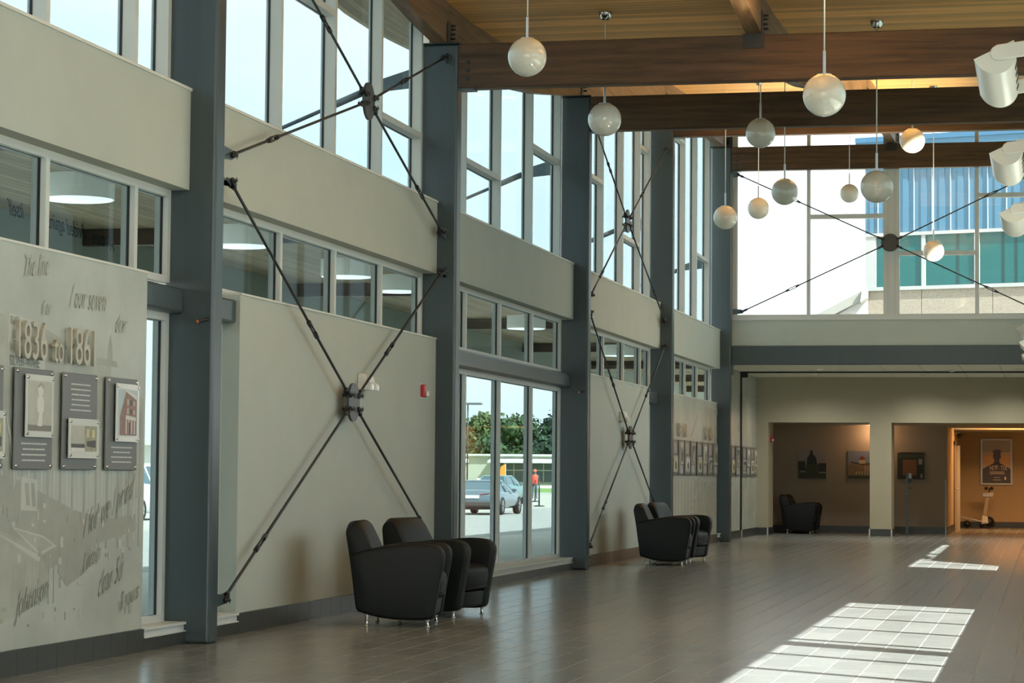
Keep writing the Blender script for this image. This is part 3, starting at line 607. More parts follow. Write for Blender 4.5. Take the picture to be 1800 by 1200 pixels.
# ------------------------------------------------------------------ wall uplights (half-cylinder troughs) on the sunny side
UPLIGHT_W = 45
def uplight(y, zc, L_, row):
    rt = thing('wall_uplight', (.16, y, zc), 'white half-cylinder uplight on a bracket arm, ' + row, 'wall light', 'white uplights of the sunny side')
    cx = -.30; R_ = .125; tilt = math.radians(25)
    ex = Vector((math.cos(tilt), 0, math.sin(tilt))); ez = Vector((-math.sin(tilt), 0, math.cos(tilt)))
    arc = [(-R_, 0)] + [(-R_ * math.cos(math.pi * k / 20), -R_ * 1.15 * math.sin(math.pi * k / 20)) for k in range(1, 20)] + [(R_, 0)]
    fn = lambda a, b, t: tuple(Vector((cx, t, zc)) + ex * a + ez * b)
    m = MB(); n = len(arc); vs = [fn(a, b, y) for a, b in arc] + [fn(a, b, y + L_) for a, b in arc]
    m.add(vs, [(i, i + 1, n + i + 1, n + i) for i in range(n - 1)], 0, True); m.add(vs, [(0, n - 1, 2 * n - 1, n)], 0); bo = m.build('body', white_e, rt)
    for yy in (y - .006, y + L_ - .006):
        MB().prism([(a * 1.02, b * 1.02) for a, b in arc], fn, yy, yy + .012).build('end_plate', white_e, rt)
    for q, yy in enumerate((y - .035, y + L_ + .006)):
        A = Vector((cx + .02, yy, zc - .02)); B = Vector((cx + .20, yy, zc + .012))
        pl = [(0, -.045), (.18, -.045), (.18, .045), (0, .045), (-.03, .03), (-.042, 0), (-.03, -.03)]
        MB().prism(pl, lambda a, b, t: (A.x + a, t, A.z + b + a * .12), yy, yy + .028).build('bracket', white_e, rt, bevel=.006, seg=1)
        MB().tube((B.x, yy + .014, B.z), (.17, yy + .014, B.z + .01), .027, n=12).build('arm', white_e, rt)
    ld = bpy.data.lights.new('uplight_lamp', 'AREA'); ld.shape = 'RECTANGLE'; ld.size = .14; ld.size_y = L_ * .85; ld.energy = UPLIGHT_W; ld.color = (1.0, .84, .62); ld.spread = math.radians(56)
    lo = bpy.data.objects.new('uplight_lamp', ld); COL.objects.link(lo); lo.parent = rt; lo.location = (cx - .16, L_ / 2, .02); lo.rotation_euler = (math.pi, math.radians(-36), 0)
    for k in range(4):          # vent slots on the room-facing right flank
        t = y + L_ * (.18 + .2 * k); w = math.radians(138)
        p = Vector((cx, t, zc)) + ex * (-R_ * 1.004 * math.cos(w)) + ez * (-R_ * 1.155 * math.sin(w))
        tg = (ex * math.sin(w) * 1 + ez * (-math.cos(w))).normalized()
        mm = MB(); vs = []
        nrm = (ex * (-math.cos(w)) + ez * (-math.sin(w))).normalized()
        for dn in (0, .003):
            for (a, b) in ((-.018, 0), (.018, 0), (.018, .12), (-.018, .12)): vs.append(tuple(p + tg * a + Vector((0, b, 0)) + nrm * (dn - .001)))
        mm.hexa(vs); mm.build('vent_slot', dark_slot, bo)
for (y, z, L_, nm) in ((14.2, 3.79, 1.30, 'nearest the hall entrance'), (17.95, 3.735, 1.30, 'before the last cross beam'), (21.7, 3.70, 1.30, 'before the teal windows'), (33.8, 3.42, 1.25, 'over the end bulkhead'), (37.1, 3.41, 1.25, 'at the edge of the slate lintel'), (40.3, 3.38, 1.25, 'below the slate lintel')):
    uplight(y, z, L_, nm)

# ------------------------------------------------------------------ wall devices
def strobe(x, y, z, sx, label, small=False):
    rt = thing('fire_alarm', (x, y, z), label, 'fire alarm', 'red fire alarms')
    MB().box(x, x + .045, y - .055, y + .055, z - .065, z + .065).build('body', red_m, rt, bevel=.012, seg=2)
    MB().box(x + .045, x + .075, y + .005, y + .05, z - .055, z + .00).build('strobe_lens', lensm, rt, bevel=.008, seg=2)
    MB().box(x - .004, x + .002, y - .065, y + .065, z - .075, z + .075).build('back_plate', white_e, rt)
    text('lettering', 'FIRE', .03, (x + .0455, y - .02, z - .05), (0, 0, 1), (0, -1, 0), ink_l, rt, ext=.0005)
strobe(WX, 23.92, 2.135, 1, 'red fire alarm strobe on the plain wall behind the near chairs')
rt = thing('fire_alarm', (-6.055, 53.6, 2.13), 'small red fire alarm on the alcove opening jamb', 'fire alarm', 'red fire alarms')
MB().box(-6.06, -6.01, 53.55, 53.66, 2.065, 2.195).build('body', red_m, rt, bevel=.012, seg=2)
MB().box(-6.01, -5.98, 53.57, 53.64, 2.075, 2.125).build('strobe_lens', lensm, rt, bevel=.008)
def emergency(y, z, label):
    rt = thing('emergency_light', (WX, y, z), label, 'emergency light', 'emergency light boxes')
    MB().prism([(0, -.07), (.075, -.075), (.095, -.03), (.085, .05), (.055, .08), (0, .08)], lambda a, b, t: (WX + a, t, z + b), y - .14, y + .14).build('housing', white_e, rt, bevel=.01, seg=2)
    for s in (-1, 1):
        hd = MB().prism([(.06, -.075), (.13, -.08), (.135, -.02), (.08, .02)], lambda a, b, t: (WX + a, t, z + b), y + s * .085 - .042, y + s * .085 + .042).build('lamp_head', white_e, rt, bevel=.008, seg=2)
        MB().box(WX + .131, WX + .140, y + s * .085 - .034, y + s * .085 + .034, z - .07, z - .028).build('lens', lensm, hd)
emergency(21.70, 2.135, 'white emergency light box half hidden by the first brace plate')
emergency(35.75, 2.165, 'white emergency light box above the second brace plate')
tag(MB().box(WX, WX + .012, 52.55, 52.62, .40, .52).build('outlet_plate', white_e, bevel=.004), 'white outlet plate low on the wall under the low ceiling', 'outlet')

# ------------------------------------------------------------------ murals, raised dates and plaques
MX = WX + .006
def mural(label, y0, y1, z1=2.70, detail=1, seed=1):
    rnd = random.Random(seed)
    rt = thing('history_mural', (WX, y0, .16), label, 'mural')
    MB().box(WX, MX, y0, y1, .162, z1).build('print_panel', mural_m, rt)
    cnt = [0]
    def quad(m, pts):
        cnt[0] += 1; qx = MX + .0008 + .00004 * cnt[0]
        m.add([(MX + .0001, y, z) for y, z in pts] + [(qx, y, z) for y, z in pts], [tuple(range(len(pts))), tuple(range(2 * len(pts) - 1, len(pts) - 1, -1))] + [(i, (i + 1) % len(pts), len(pts) + (i + 1) % len(pts), len(pts) + i) for i in range(len(pts))])
    return rt, quad, rnd
rt, quad, rnd = mural('large grey-green street scene mural with raised dates 1836 to 1861', 10.0, 16.155)
A = 13.55; d_ = MB(); m_ = MB(); l_ = MB(); i_ = MB()
# receding facades of the street print
quad(m_, [(A, 2.26), (14.35, 2.20), (14.95, 2.08), (15.1, 2.02), (15.1, 1.35), (A, 1.2)]); quad(d_, [(14.1, 2.19), (14.45, 2.155), (14.9, 2.06), (14.9, 1.98), (14.1, 2.04)])
quad(m_, [(15.1, 2.12), (15.16, 2.12), (15.16, 2.04), (15.5, 2.02), (15.5, 1.93), (15.7, 1.91), (15.7, 1.6), (15.1, 1.55)])
quad(d_, [(15.42, 2.02), (15.45, 2.16), (15.48, 2.22), (15.51, 2.16), (15.53, 2.02)]); quad(d_, [(15.25, 2.05), (15.6, 2.04), (15.63, 2.0), (15.25, 2.0)])
quad(l_, [(13.82, 2.26), (14.38, 2.22), (14.38, 1.92), (13.82, 1.93)]); quad(m_, [(15.7, 1.85), (16.12, 1.80), (16.12, 1.1), (15.7, 1.05)])
for k in range(26):                                   # column shafts and windows behind the plaques
    y = A + .1 * k; 
    if k % 2: quad(d_, [(y, 1.95 - .01 * k), (y + .03, 1.95 - .01 * k), (y + .03, .75), (y, .75)])
    else: quad(l_, [(y, 1.28), (y + .025, 1.28), (y + .025, .8), (y, .8)])
quad(d_, [(A, 1.28), (14.0, 1.22), (14.9, 1.02), (15.5, .95), (16.0, .98), (16.0, .86), (15.4, .80), (14.6, .66), (A, .45)])
quad(m_, [(A, .95), (14.3, .80), (14.55, .58), (14.3, .42), (13.9, .35), (A, .30)])
quad(l_, [(13.92, .93), (14.42, .86), (14.62, .79), (14.36, .735)]); quad(m_, [(13.96, .915), (14.40, .85), (14.56, .80), (14.36, .757)])
quad(l_, [(13.75, .88), (13.78, .88), (14.36, .735), (14.36, .70), (14.33, .70)])
for y in (13.95, 14.12, 14.24, 14.36, 14.50, 14.58): quad(d_, [(y, .72 - .05 * abs(y - 14.3)), (y + .012, .72 - .05 * abs(y - 14.3)), (y + .012, .42), (y, .42)])
quad(l_, [(14.05, 1.24), (14.30, 1.22), (14.30, 1.02), (14.05, 1.03)]); quad(d_, [(14.10, 1.20), (14.16, 1.20), (14.19, 1.06), (14.13, 1.06)]); quad(d_, [(14.2, 1.2), (14.25, 1.2), (14.28, 1.05), (14.22, 1.05)])
quad(d_, [(14.72, .92), (15.0, .86), (15.3, .72), (15.1, .60), (14.8, .52), (14.65, .62)])
for k in range(70):
    y = rnd.uniform(13.6, 16.0); z = rnd.uniform(.28, 1.05); w = rnd.uniform(.01, .06); h = rnd.uniform(.01, .07)
    quad(l_ if rnd.random() < .5 else d_, [(y, z), (y + w, z - .004), (y + w, z + h), (y, z + h)])
for k in range(14): quad(l_, [(13.78 + .015 * k, 1.62 - .03 * k + .02), (13.79 + .015 * k, 1.62 - .03 * k + .02), (13.93, 1.42 - .02 * k), (13.92, 1.42 - .02 * k)])
for mm, mt in ((m_, print_m), (d_, print_d), (l_, print_l)):
    o = mm.build('printed_scene', mt, rt); o['kind'] = 'stuff'
for s, sz, y, z, sl in (('The line', .20, 14.0, 2.50, .10), ('/ our seven', .22, 14.75, 2.36, .02), ('dear', .18, 15.55, 2.24, .05), ('/ for we / pried', .24, 15.05, .83, .30), ('Lincoln', .17, 15.05, .60, .28), ('dear Su', .24, 15.32, .42, .26), ('& yours', .18, 15.72, .31, .22), ('Johanson', .22, 14.0, .36, .22), ('6 or', .14, 14.3, 2.28, .05)):
    text('printed_script', s, sz, (MX + .0078, y, z), (0, 1, sl), (0, -.05, 1), mat('print_faint', (.39, .395, .33), .5) if z > 1 else mat('print_script', (.29, .30, .25), .5), rt, ext=.0004, xs=.62, shear=.55)
for s, sz, y, z in (('SILVER-WARE', .088, 13.83, 1.935), ('RAY', .08, 13.84, 2.19), ('DE', .075, 13.87, 2.105), ('WATCH', .08, 13.83, 2.02)):
    text('printed_sign', s, sz, (MX + .0078, y, z), (0, 1, 0), (0, 0, 1), print_i if s[0] == 'S' else print_d, rt, ext=.0004, xs=.86)
# raised dates on studs
for s, y, z, sz, xs in (('1836', 13.83, 1.985, .345, .72), ('to', 14.43, 1.985, .26, .68), ('1861', 14.64, 1.985, .345, .76)):
    rtd = thing('raised_lettering', (WX + .04, y, z), {'1836': 'champagne metal raised start date 1836 above the standing man plaque', 'to': 'champagne metal raised word to between the two dates', '1861': 'champagne metal raised end date 1861 above the room photograph plaque'}[s], 'lettering', 'raised dates of the street mural')
    text('characters', s, sz, (WX + .04, y, z), (0, 1, 0), (0, 0, 1), letter_m, rtd, ext=.012, xs=xs, space=1.0)
    b = MB()
    for k in range(len(s)):
        b.tube((WX + .014, y + .06 + .11 * k, z + .10), (WX + .03, y + .06 + .11 * k, z + .10), .006, n=6)
    b.build('stud', brushed, rtd)
sky_p = mat('photo_sky', (.42, .50, .50), .4); brick_p = mat('photo_brick', (.26, .15, .12), .4, noise=.2, nscale=30); sepia = mat('photo_sepia', (.42, .41, .34), .4, noise=.08, nscale=20); pale_p = mat('photo_pale', (.60, .59, .52), .4); dark_p = mat('photo_dark', (.07, .07, .06), .4); olive_p = mat('photo_olive', (.30, .29, .19), .4, noise=.2, nscale=25); warm_p = mat('photo_warm', (.50, .46, .26), .4)
def plaque(y0, y1, z0, z1, photo, kind, label, fine=True, grp='history plaques of the street mural', off=.034):
    """photo = (y0,y1,z0,z1) fractions; a grey board on studs with a framed photograph and text"""
    X = WX + off; rt = thing('history_plaque', (X, (y0 + y1) / 2, z0), label, 'plaque', grp)
    MB().box(X - .012, X, y0, y1, z0, z1).build('board', plaque_m, rt, bevel=.004, seg=1)
    w, h = y1 - y0, z1 - z0; a, b, c, d = y0 + photo[0] * w, y0 + photo[1] * w, z0 + photo[2] * h, z0 + photo[3] * h
    P = X + (.022 if fine else .008)
    MB().box(P - .006, P, a, b, c, d).build('acrylic_frame', glassy, rt)
    e = .07 * (b - a); pa, pb, pc, pd = a + e, b - e, c + e * 1.3, d - e * 1.3
    ph = {'man': sepia, 'room': olive_p, 'house': sky_p, 'dark': dark_p, 'pale': pale_p, 'warm': warm_p}[kind]
    po = MB().box(P, P + .001, pa, pb, pc, pd).build('photograph', ph, rt)
    W_, H_ = pb - pa, pd - pc
    def poly(pts, mt, k=1):
        pts = [(pa + p * W_, pc + q * H_) for p, q in pts]; n = len(pts); m = MB()
        m.add([(P + .001 + .0004 * (k - 1), y, z) for y, z in pts] + [(P + .001 + .0004 * k, y, z) for y, z in pts], [tuple(range(n)), tuple(range(2 * n - 1, n - 1, -1))] + [(i, (i + 1) % n, n + (i + 1) % n, n + i) for i in range(n)]); m.build('picture_detail', mt, po)
    if fine:
        if kind == 'man':
            poly([(.0, 0), (1, 0), (1, .12), (0, .12)], mat('photo_floor', (.2, .19, .15), .5)); poly([(.40, .10), (.46, .36), (.38, .40), (.36, .62), (.44, .70), (.60, .70), (.66, .60), (.66, .40), (.60, .36), (.60, .10)], pale_p, 2)
            poly([(.42, .72), (.40, .84), (.46, .91), (.58, .92), (.63, .84), (.60, .73), (.52, .69)], pale_p, 2); poly([(.40, .86), (.42, .93), (.55, .98), (.64, .90), (.62, .84), (.56, .91)], print_d, 3)
        if kind == 'room':
            poly([(0, .30), (.52, .30), (.52, 1), (0, 1)], sepia); poly([(0, .14), (.52, .14), (.52, .28), (0, .28)], dark_p, 2); poly([(.58, .55), (.70, .55), (.70, .88), (.58, .88)], warm_p, 2); poly([(.80, .55), (.92, .55), (.92, .85), (.80, .85)], warm_p, 2); poly([(0, 0), (.52, 0), (.52, .13), (0, .13)], pale_p, 2); poly([(.6, .2), (.95, .15), (.95, .45), (.6, .4)], dark_p, 2)
        if kind == 'house':
            poly([(.10, .02), (.95, .02), (.95, .78), (.40, .95), (.10, .42)], brick_p); poly([(.40, .95), (.95, .80), (.95, .87), (.40, 1.0)], pale_p, 2); poly([(.40, .36), (.92, .34), (.92, .41), (.40, .45)], pale_p, 2)
            for q in range(3):
                for z in (.47, .66): poly([(.46 + .16 * q, z), (.54 + .16 * q, z), (.54 + .16 * q, z + .13 - .02 * q), (.46 + .16 * q, z + .14 - .02 * q)], dark_p if q % 2 else sepia, 2)
            for q in range(4): poly([(.40 + .14 * q, .05), (.45 + .14 * q, .05), (.45 + .14 * q, .35), (.40 + .14 * q, .35)], pale_p, 2)
            poly([(.55, .05), (.62, .05), (.62, .3), (.55, .3)], dark_p, 3)
    else:
        poly([(.25, .05), (.75, .05), (.75, .55), (.5, .8), (.25, .5)], dark_p if kind != 'dark' else sepia)
    # lines of small print above or below the photograph
    lo, hi = (z0 + .06 * h, c - .04 * h) if (c - z0) > (z1 - d) else (d + .06 * h, z1 - .09 * h)
    if fine:
        n = max(3, int((hi - lo) / .032)); tl = MB(); rr = random.Random(int(y0 * 100))
        for k in range(n):
            z = hi - (k + .6) * (hi - lo) / n; L_ = w * rr.uniform(.52, .68); y = (y0 + y1) / 2 - L_ / 2 + .01 * w; e_ = y + L_
            while y < e_:
                q = rr.uniform(.012, .035); tl.box(X + .0002, X + .0008, y, min(y + q, e_), z, z + .0095); y += q + .007
        o = tl.build('small_print', ink_l, rt); o['kind'] = 'stuff'
        for (yy, zz) in ((y0 + .05 * w, z0 + .035 * h), (y1 - .05 * w, z0 + .035 * h), (y0 + .05 * w, z1 - .035 * h), (y1 - .05 * w, z1 - .035 * h)):
            MB().tube((WX + .014, yy, zz), (X + .012, yy, zz), .011, n=10).build('stud', chrome, rt)
        for (yy, zz) in ((a + .02, c + .02), (b - .02, c + .02), (a + .02, d - .02), (b - .02, d - .02)):
            MB().tube((X, yy, zz), (P + .010, yy, zz), .010, n=10).build('photo_stud', chrome, rt)
    else:
        tl = MB()
        for k in range(6):
            z = hi - (k + .6) * (hi - lo) / 6; tl.box(X + .0005, X + .001, y0 + .2 * w, y1 - .2 * w, z, z + .012)
        o = tl.build('small_print', ink_l, rt); o['kind'] = 'stuff'
plaque(13.12, 13.705, 1.287, 1.925, (.15, .98, .10, .56), 'room', 'grey plaque cut by the picture edge, beside the standing man plaque')
plaque(13.875, 14.46, 1.287, 1.925, (.20, .93, .32, .94), 'man', 'grey plaque with a sepia photograph of a standing man')
plaque(14.62, 15.20, 1.287, 1.925, (.10, .97, .12, .53), 'room', 'grey plaque with text above a small photograph of a room')
plaque(15.36, 15.935, 1.287, 1.925, (.22, .95, .31, .94), 'house', 'grey plaque with a photograph of a red brick house')

rt2, quad, rnd = mural('far grey mural with white gabled house print behind a row of plaques', 40.56, 46.535, seed=5)
d_ = MB(); m_ = MB(); l_ = MB()
quad(l_, [(42.9, 2.02), (43.9, 2.50), (44.9, 2.0), (44.9, 1.95), (42.9, 1.95)]); quad(m_, [(44.9, 2.60), (46.4, 2.55), (46.4, 1.95), (45.0, 1.95)]); quad(d_, [(43.0, 2.0), (43.9, 2.44), (43.92, 2.38), (43.2, 2.0)]); quad(l_, [(43.3, 2.02), (43.9, 2.33), (44.5, 2.02)])
for k in range(14):
    y = 41.0 + .19 * k; quad(d_ if k % 2 else l_, [(y, 1.25), (y + .06, 1.25), (y + .06, .35), (y, .35)])
quad(m_, [(43.6, 1.2), (46.5, 1.15), (46.5, .3), (43.6, .3)])
for k in range(60):
    y = rnd.uniform(43.0, 46.3); z = rnd.uniform(.25, 1.15); w = rnd.uniform(.03, .18); h = rnd.uniform(.02, .12)
    quad(l_ if rnd.random() < .55 else d_, [(y, z), (y + w, z - .01), (y + w, z + h), (y, z + h)])
for mm, mt in ((m_, print_m), (d_, print_d), (l_, print_l)):
    o = mm.build('printed_scene', mt, rt2); o['kind'] = 'stuff'
for s, y, lb in (('18', 41.25, 'nearest the steel column'), ('61', 42.0, 'just left of the gabled house print'), ('18', 44.6, 'just right of the gabled house print'), ('65', 45.35, 'last before the corner column')):
    rtd = thing('raised_lettering', (WX + .04, y, 1.97), 'raised metal date figures over the far mural plaques, ' + lb, 'lettering', 'raised dates of the far mural')
    text('characters', s, .34, (WX + .04, y, 1.97), (0, 1, 0), (0, 0, 1), letter_m, rtd, ext=.012, xs=.9)
kinds = ['warm', 'room', 'pale', 'dark', 'warm', 'pale', 'dark', 'room']
for k in range(8):
    y0 = 40.72 + .72 * k + (.10 if k > 3 else 0); up = k % 2 == 1
    plaque(y0, y0 + .58, 1.287, 1.915, (.2, .92, .33, .93) if up else (.15, .95, .10, .55), kinds[k], 'narrow grey plaque of the far mural row, ' + ['beside the steel column', 'with a tall warm photograph', 'with a low pale photograph', 'with a tall dark photograph', 'after the gap, low photograph', 'after the gap, tall photograph', 'second last of the row', 'last of the row'][k], fine=False, grp='history plaques of the far mural')
rt3, quad, rnd = mural('pale mural strip between the corner column and the shutter guide', 47.3, 50.18, 3.44, seed=8)
d_ = MB()
for k in range(30):
    y = rnd.uniform(47.4, 49.9); z = rnd.uniform(.4, 2.8); quad(d_, [(y, z), (y + rnd.uniform(.1, .3), z), (y + .2, z + rnd.uniform(.05, .3)), (y, z + .1)])
o = d_.build('printed_scene', print_m, rt3); o['kind'] = 'stuff'
rt4, quad, rnd = mural('dim mural strip beyond the shutter guide', 50.3, 52.95, 3.0, seed=9)
d_ = MB()
for k in range(26):
    y = rnd.uniform(50.4, 52.7); z = rnd.uniform(.4, 1.2); quad(d_, [(y, z), (y + rnd.uniform(.1, .3), z), (y + .2, z + rnd.uniform(.05, .3)), (y, z + .1)])
o = d_.build('printed_scene', print_m, rt4); o['kind'] = 'stuff'
for k, (y0, kd) in enumerate(((48.55, 'warm'), (49.3, 'dark'), (50.42, 'dark'), (51.1, 'pale'), (51.78, 'warm'), (52.4, 'pale'))):
    plaque(y0, y0 + .56, 1.287, 1.915, (.2, .92, .33, .93) if k % 2 else (.15, .95, .10, .55), kd, 'narrow grey plaque under the low ceiling, ' + ['after the corner column', 'before the shutter guide', 'just past the shutter guide', 'second past the shutter guide', 'third past the shutter guide', 'last before the alcove pier'][k], fine=False, grp='history plaques under the low ceiling')

# ------------------------------------------------------------------ alcove pictures, poster, stand, scooter
def picture(name, x0, x1, y, z0, z1, label, base, shapes, cat='picture', frame=None):
    rt = thing(name, ((x0 + x1) / 2, y, z0), label, cat)
    MB().box(x0, x1, y - .03, y, z0, z1).build('canvas', base, rt)
    if frame:
        fr = MB(); e = .045
        fr.box(x0 - e, x0, y - .045, y, z0 - e, z1 + e).box(x1, x1 + e, y - .045, y, z0 - e, z1 + e).box(x0, x1, y - .045, y, z0 - e, z0).box(x0, x1, y - .045, y, z1, z1 + e); fr.build('frame', frame, rt)
    for k, (pts, mt) in enumerate(shapes):
        pts = [(x0 + p * (x1 - x0), z0 + q * (z1 - z0)) for p, q in pts]; n = len(pts); m = MB(); a = y - .0305 - .0006 * (k + 1)
        m.add([(px, a, pz) for px, pz in pts] + [(px, y - .03, pz) for px, pz in pts], [tuple(range(n)), tuple(range(2 * n - 1, n - 1, -1))] + [(i, (i + 1) % n, n + (i + 1) % n, n + i) for i in range(n)]); m.build('picture_detail', mt, rt)
    return rt
rc = lambda a, b, c, d: [(a, c), (b, c), (b, d), (a, d)]
pg = mat('pic_green', (.05, .06, .03), .6); pgd = mat('pic_dark', (.03, .03, .02), .6); psk = mat('pic_sky', (.30, .26, .22), .6); pbl = mat('pic_dusk', (.20, .22, .26), .6); pst = mat('pic_stone', (.22, .14, .07), .6, noise=.2, nscale=20); pcr = mat('pic_cream', (.50, .38, .20), .6); prd = mat('pic_red', (.20, .05, .03), .6); porg = mat('pic_ember', (.22, .09, .03), .6)
picture('monument_picture', -5.70, -5.05, AB, 1.25, 1.90, 'square canvas of a dark domed monument on the alcove wall', psk, [(rc(0, 1, 0, .38), pg), (rc(0, .25, .3, .62), pgd), (rc(.72, 1, .25, .55), pgd), ([(.25, 0), (.28, .5), (.42, .55), (.58, .55), (.72, .5), (.75, 0)], pg), ([(.30, .5), (.32, .75), (.42, .88), (.42, 1), (.52, 1), (.52, .88), (.64, .75), (.68, .5)], pgd), (rc(.05, .25, .22, .26), psk), (rc(.75, .98, .2, .24), psk)])
picture('statehouse_picture', -4.545, -3.90, AB, 1.25, 1.90, 'square canvas of a columned statehouse with a red dome', pbl, [([(0, 0), (0, .42), (.1, .60), (.5, .52), (.6, .54), (1, .58), (1, 0)], pst), (rc(0, 1, 0, .12), pg), ([(.1, .62), (.12, .58), (.5, .50), (1, .54), (1, .58), (.5, .54)], pgd)] + [(rc(.60 + .09 * k, .635 + .09 * k, .14, .46), pcr) for k in range(5)] + [(rc(.28 + .1 * k, .32 + .1 * k, .16, .26), pcr) for k in range(3)] + [(rc(.40, .62, .54, .68), pcr), ([(.40, .68), (.42, .76), (.51, .82), (.60, .76), (.62, .68)], prd)])
picture('interior_picture', -3.405, -2.785, AB, 1.25, 1.88, 'square canvas of a dim panelled room with a drooping top edge', pgd, [(rc(0, 1, .8, .92), pg), (rc(.2, .72, .15, .72), porg), (rc(.78, .92, .55, .75), psk), (rc(.85, .93, .05, .2), psk), ([(0, .95), (.15, .99), (.85, .99), (1, .95), (1, 1), (0, 1)], pst)])
p_top = mat('poster_grey', (.36, .36, .34), .4); p_glow = mat('poster_gold', (.80, .50, .20), .4); p_mid = mat('poster_sand', (.62, .48, .30), .4); p_dk = mat('poster_dark', (.06, .05, .06), .4); p_blue = mat('poster_purple', (.10, .09, .16), .4); p_wh = mat('poster_cream', (.85, .72, .50), .4); p_br = mat('poster_brown', (.35, .18, .08), .4)
Yp = 63.99
po = picture('framed_poster', -1.665, -.945, Yp, 1.165, 2.28, 'framed VET TIX poster with a silhouetted soldier against a golden sky', p_mid, [(rc(0, 1, .72, 1), p_top), (rc(0, 1, .42, .62), p_glow), ([(0, 0), (0, .33), (.2, .40), (.40, .47), (.42, .52), (.60, .52), (.62, .47), (.82, .40), (1, .33), (1, 0)], p_dk), ([(.42, .5), (.42, .55), (.37, .60), (.38, .66), (.40, .76), (.5, .78), (.64, .76), (.65, .66), (.66, .60), (.60, .55), (.60, .5)], p_blue), ([(.36, .71), (.38, .77), (.52, .79), (.66, .77), (.68, .72)], p_blue), (rc(.46, .56, .33, .42), p_br)] + [(rc(.26, .78, .265 - .018 * k, .272 - .018 * k), p_wh) for k in range(4)] + [(rc(.40, .62, .13, .138), p_wh), (rc(.38, .66, .07, .08), p_wh), (rc(.78, .84, .08, .15), p_wh)], 'poster', frame=mat('poster_frame', (.42, .40, .34), .35, metal=.5))
for s, x in (('VET', -1.49), ('TIX', -1.205)):
    text('lettering', s, .165, (x, Yp - .036, 1.505), (1, 0, 0), (0, 0, 1), p_wh, po, ext=.0008, xs=.68)
rt = thing('sanitizer_stand', (-3.10, 54.8, 0), 'thin dark sanitizer stand in front of the panelled room picture', 'sanitizer stand')
MB().lathe([(.001, 0), (.15, 0), (.15, .012), (.03, .02), (.001, .02)], (-3.10, 54.8, 0), 24).build('foot', steel, rt)
MB().box(-3.125, -3.075, 54.78, 54.82, .015, 1.36).build('post', steel, rt)
MB().box(-3.075, -2.985, 54.76, 54.84, 1.18, 1.27).build('dispenser', blackst, rt, bevel=.008)
MB().box(-3.072, -3.0, 54.77, 54.83, 1.27, 1.39).build('bottle', mat('bottle_clear', (.42, .45, .42), .2), rt, bevel=.012)
MB().box(-3.075, -2.99, 54.76, 54.84, 1.045, 1.06).build('drip_tray', blackst, rt)
# knee scooter
rt = thing('kick_scooter', (-1.75, 63.4, 0), 'grey kick scooter with raised deck parked below the poster', 'scooter'); sy = 63.35
sil = mat('scooter_silver', (.45, .44, .42), .35, metal=.4)
d1 = Vector((-1.55, sy, .13)); d0 = Vector((-2.21, sy, .27))
dk = MB(); up = Vector((0, 0, .03)); sd = Vector((0, .07, 0)); dk.hexa([d0 - sd, d1 - sd, d1 + sd, d0 + sd, d0 - sd + up, d1 - sd + up, d1 + sd + up, d0 + sd + up]).build('deck', sil, rt, bevel=.006)
st = MB().hexa([(-1.66, sy - .05, .24), (-1.56, sy - .05, .24), (-1.56, sy + .05, .24), (-1.66, sy + .05, .24), (-1.55, sy - .04, .92), (-1.45, sy - .04, .92), (-1.45, sy + .04, .92), (-1.55, sy + .04, .92)]).build('stem', mat('scooter_stem', (.36, .30, .22), .4), rt, bevel=.01)
MB().hexa([(-1.66, sy - .06, .80), (-1.38, sy - .06, .80), (-1.38, sy + .06, .80), (-1.66, sy + .06, .80), (-1.66, sy - .06, .93), (-1.36, sy - .06, .93), (-1.36, sy + .06, .93), (-1.66, sy + .06, .93)]).build('console', sil, rt, bevel=.02)
MB().tube((-1.47, sy - .25, 1.02), (-1.47, sy + .25, 1.02), .02, n=10).tube((-1.49, sy, .9), (-1.47, sy, 1.02), .018, n=8).build('handlebar', blackst, rt)
for s in (-1, 1): MB().lathe([(.001, -.03), (.045, -.03), (.045, .03), (.001, .03)], (-1.55 + .14 * (s > 0), sy + s * .05 - .2, 1.03), 12, axis='Y').build('grip', gasket, rt)
for (wx, r_, nm) in ((-1.50, .155, 'wheel'), (-2.05, .10, 'wheel'), (-1.68, .07, 'wheel')):
    w = MB().lathe([(r_ * .72, -.022), (r_ * .95, -.022), (r_, 0), (r_ * .95, .022), (r_ * .72, .022), (r_ * .72, -.022)], (wx, sy + .0, r_), 24, axis='Y'); w.lathe([(.001, -.012), (r_ * .72, -.012), (r_ * .72, .012), (.001, .012)], (wx, sy, r_), 24, axis='Y'); w.build(nm, gasket, rt)
MB().hexa([(-1.68, sy - .06, .10), (-1.50, sy - .06, .12), (-1.50, sy + .06, .12), (-1.68, sy + .06, .10), (-1.66, sy - .06, .33), (-1.52, sy - .06, .30), (-1.52, sy + .06, .30), (-1.66, sy + .06, .33)]).build('fender', white_e, rt, bevel=.02)

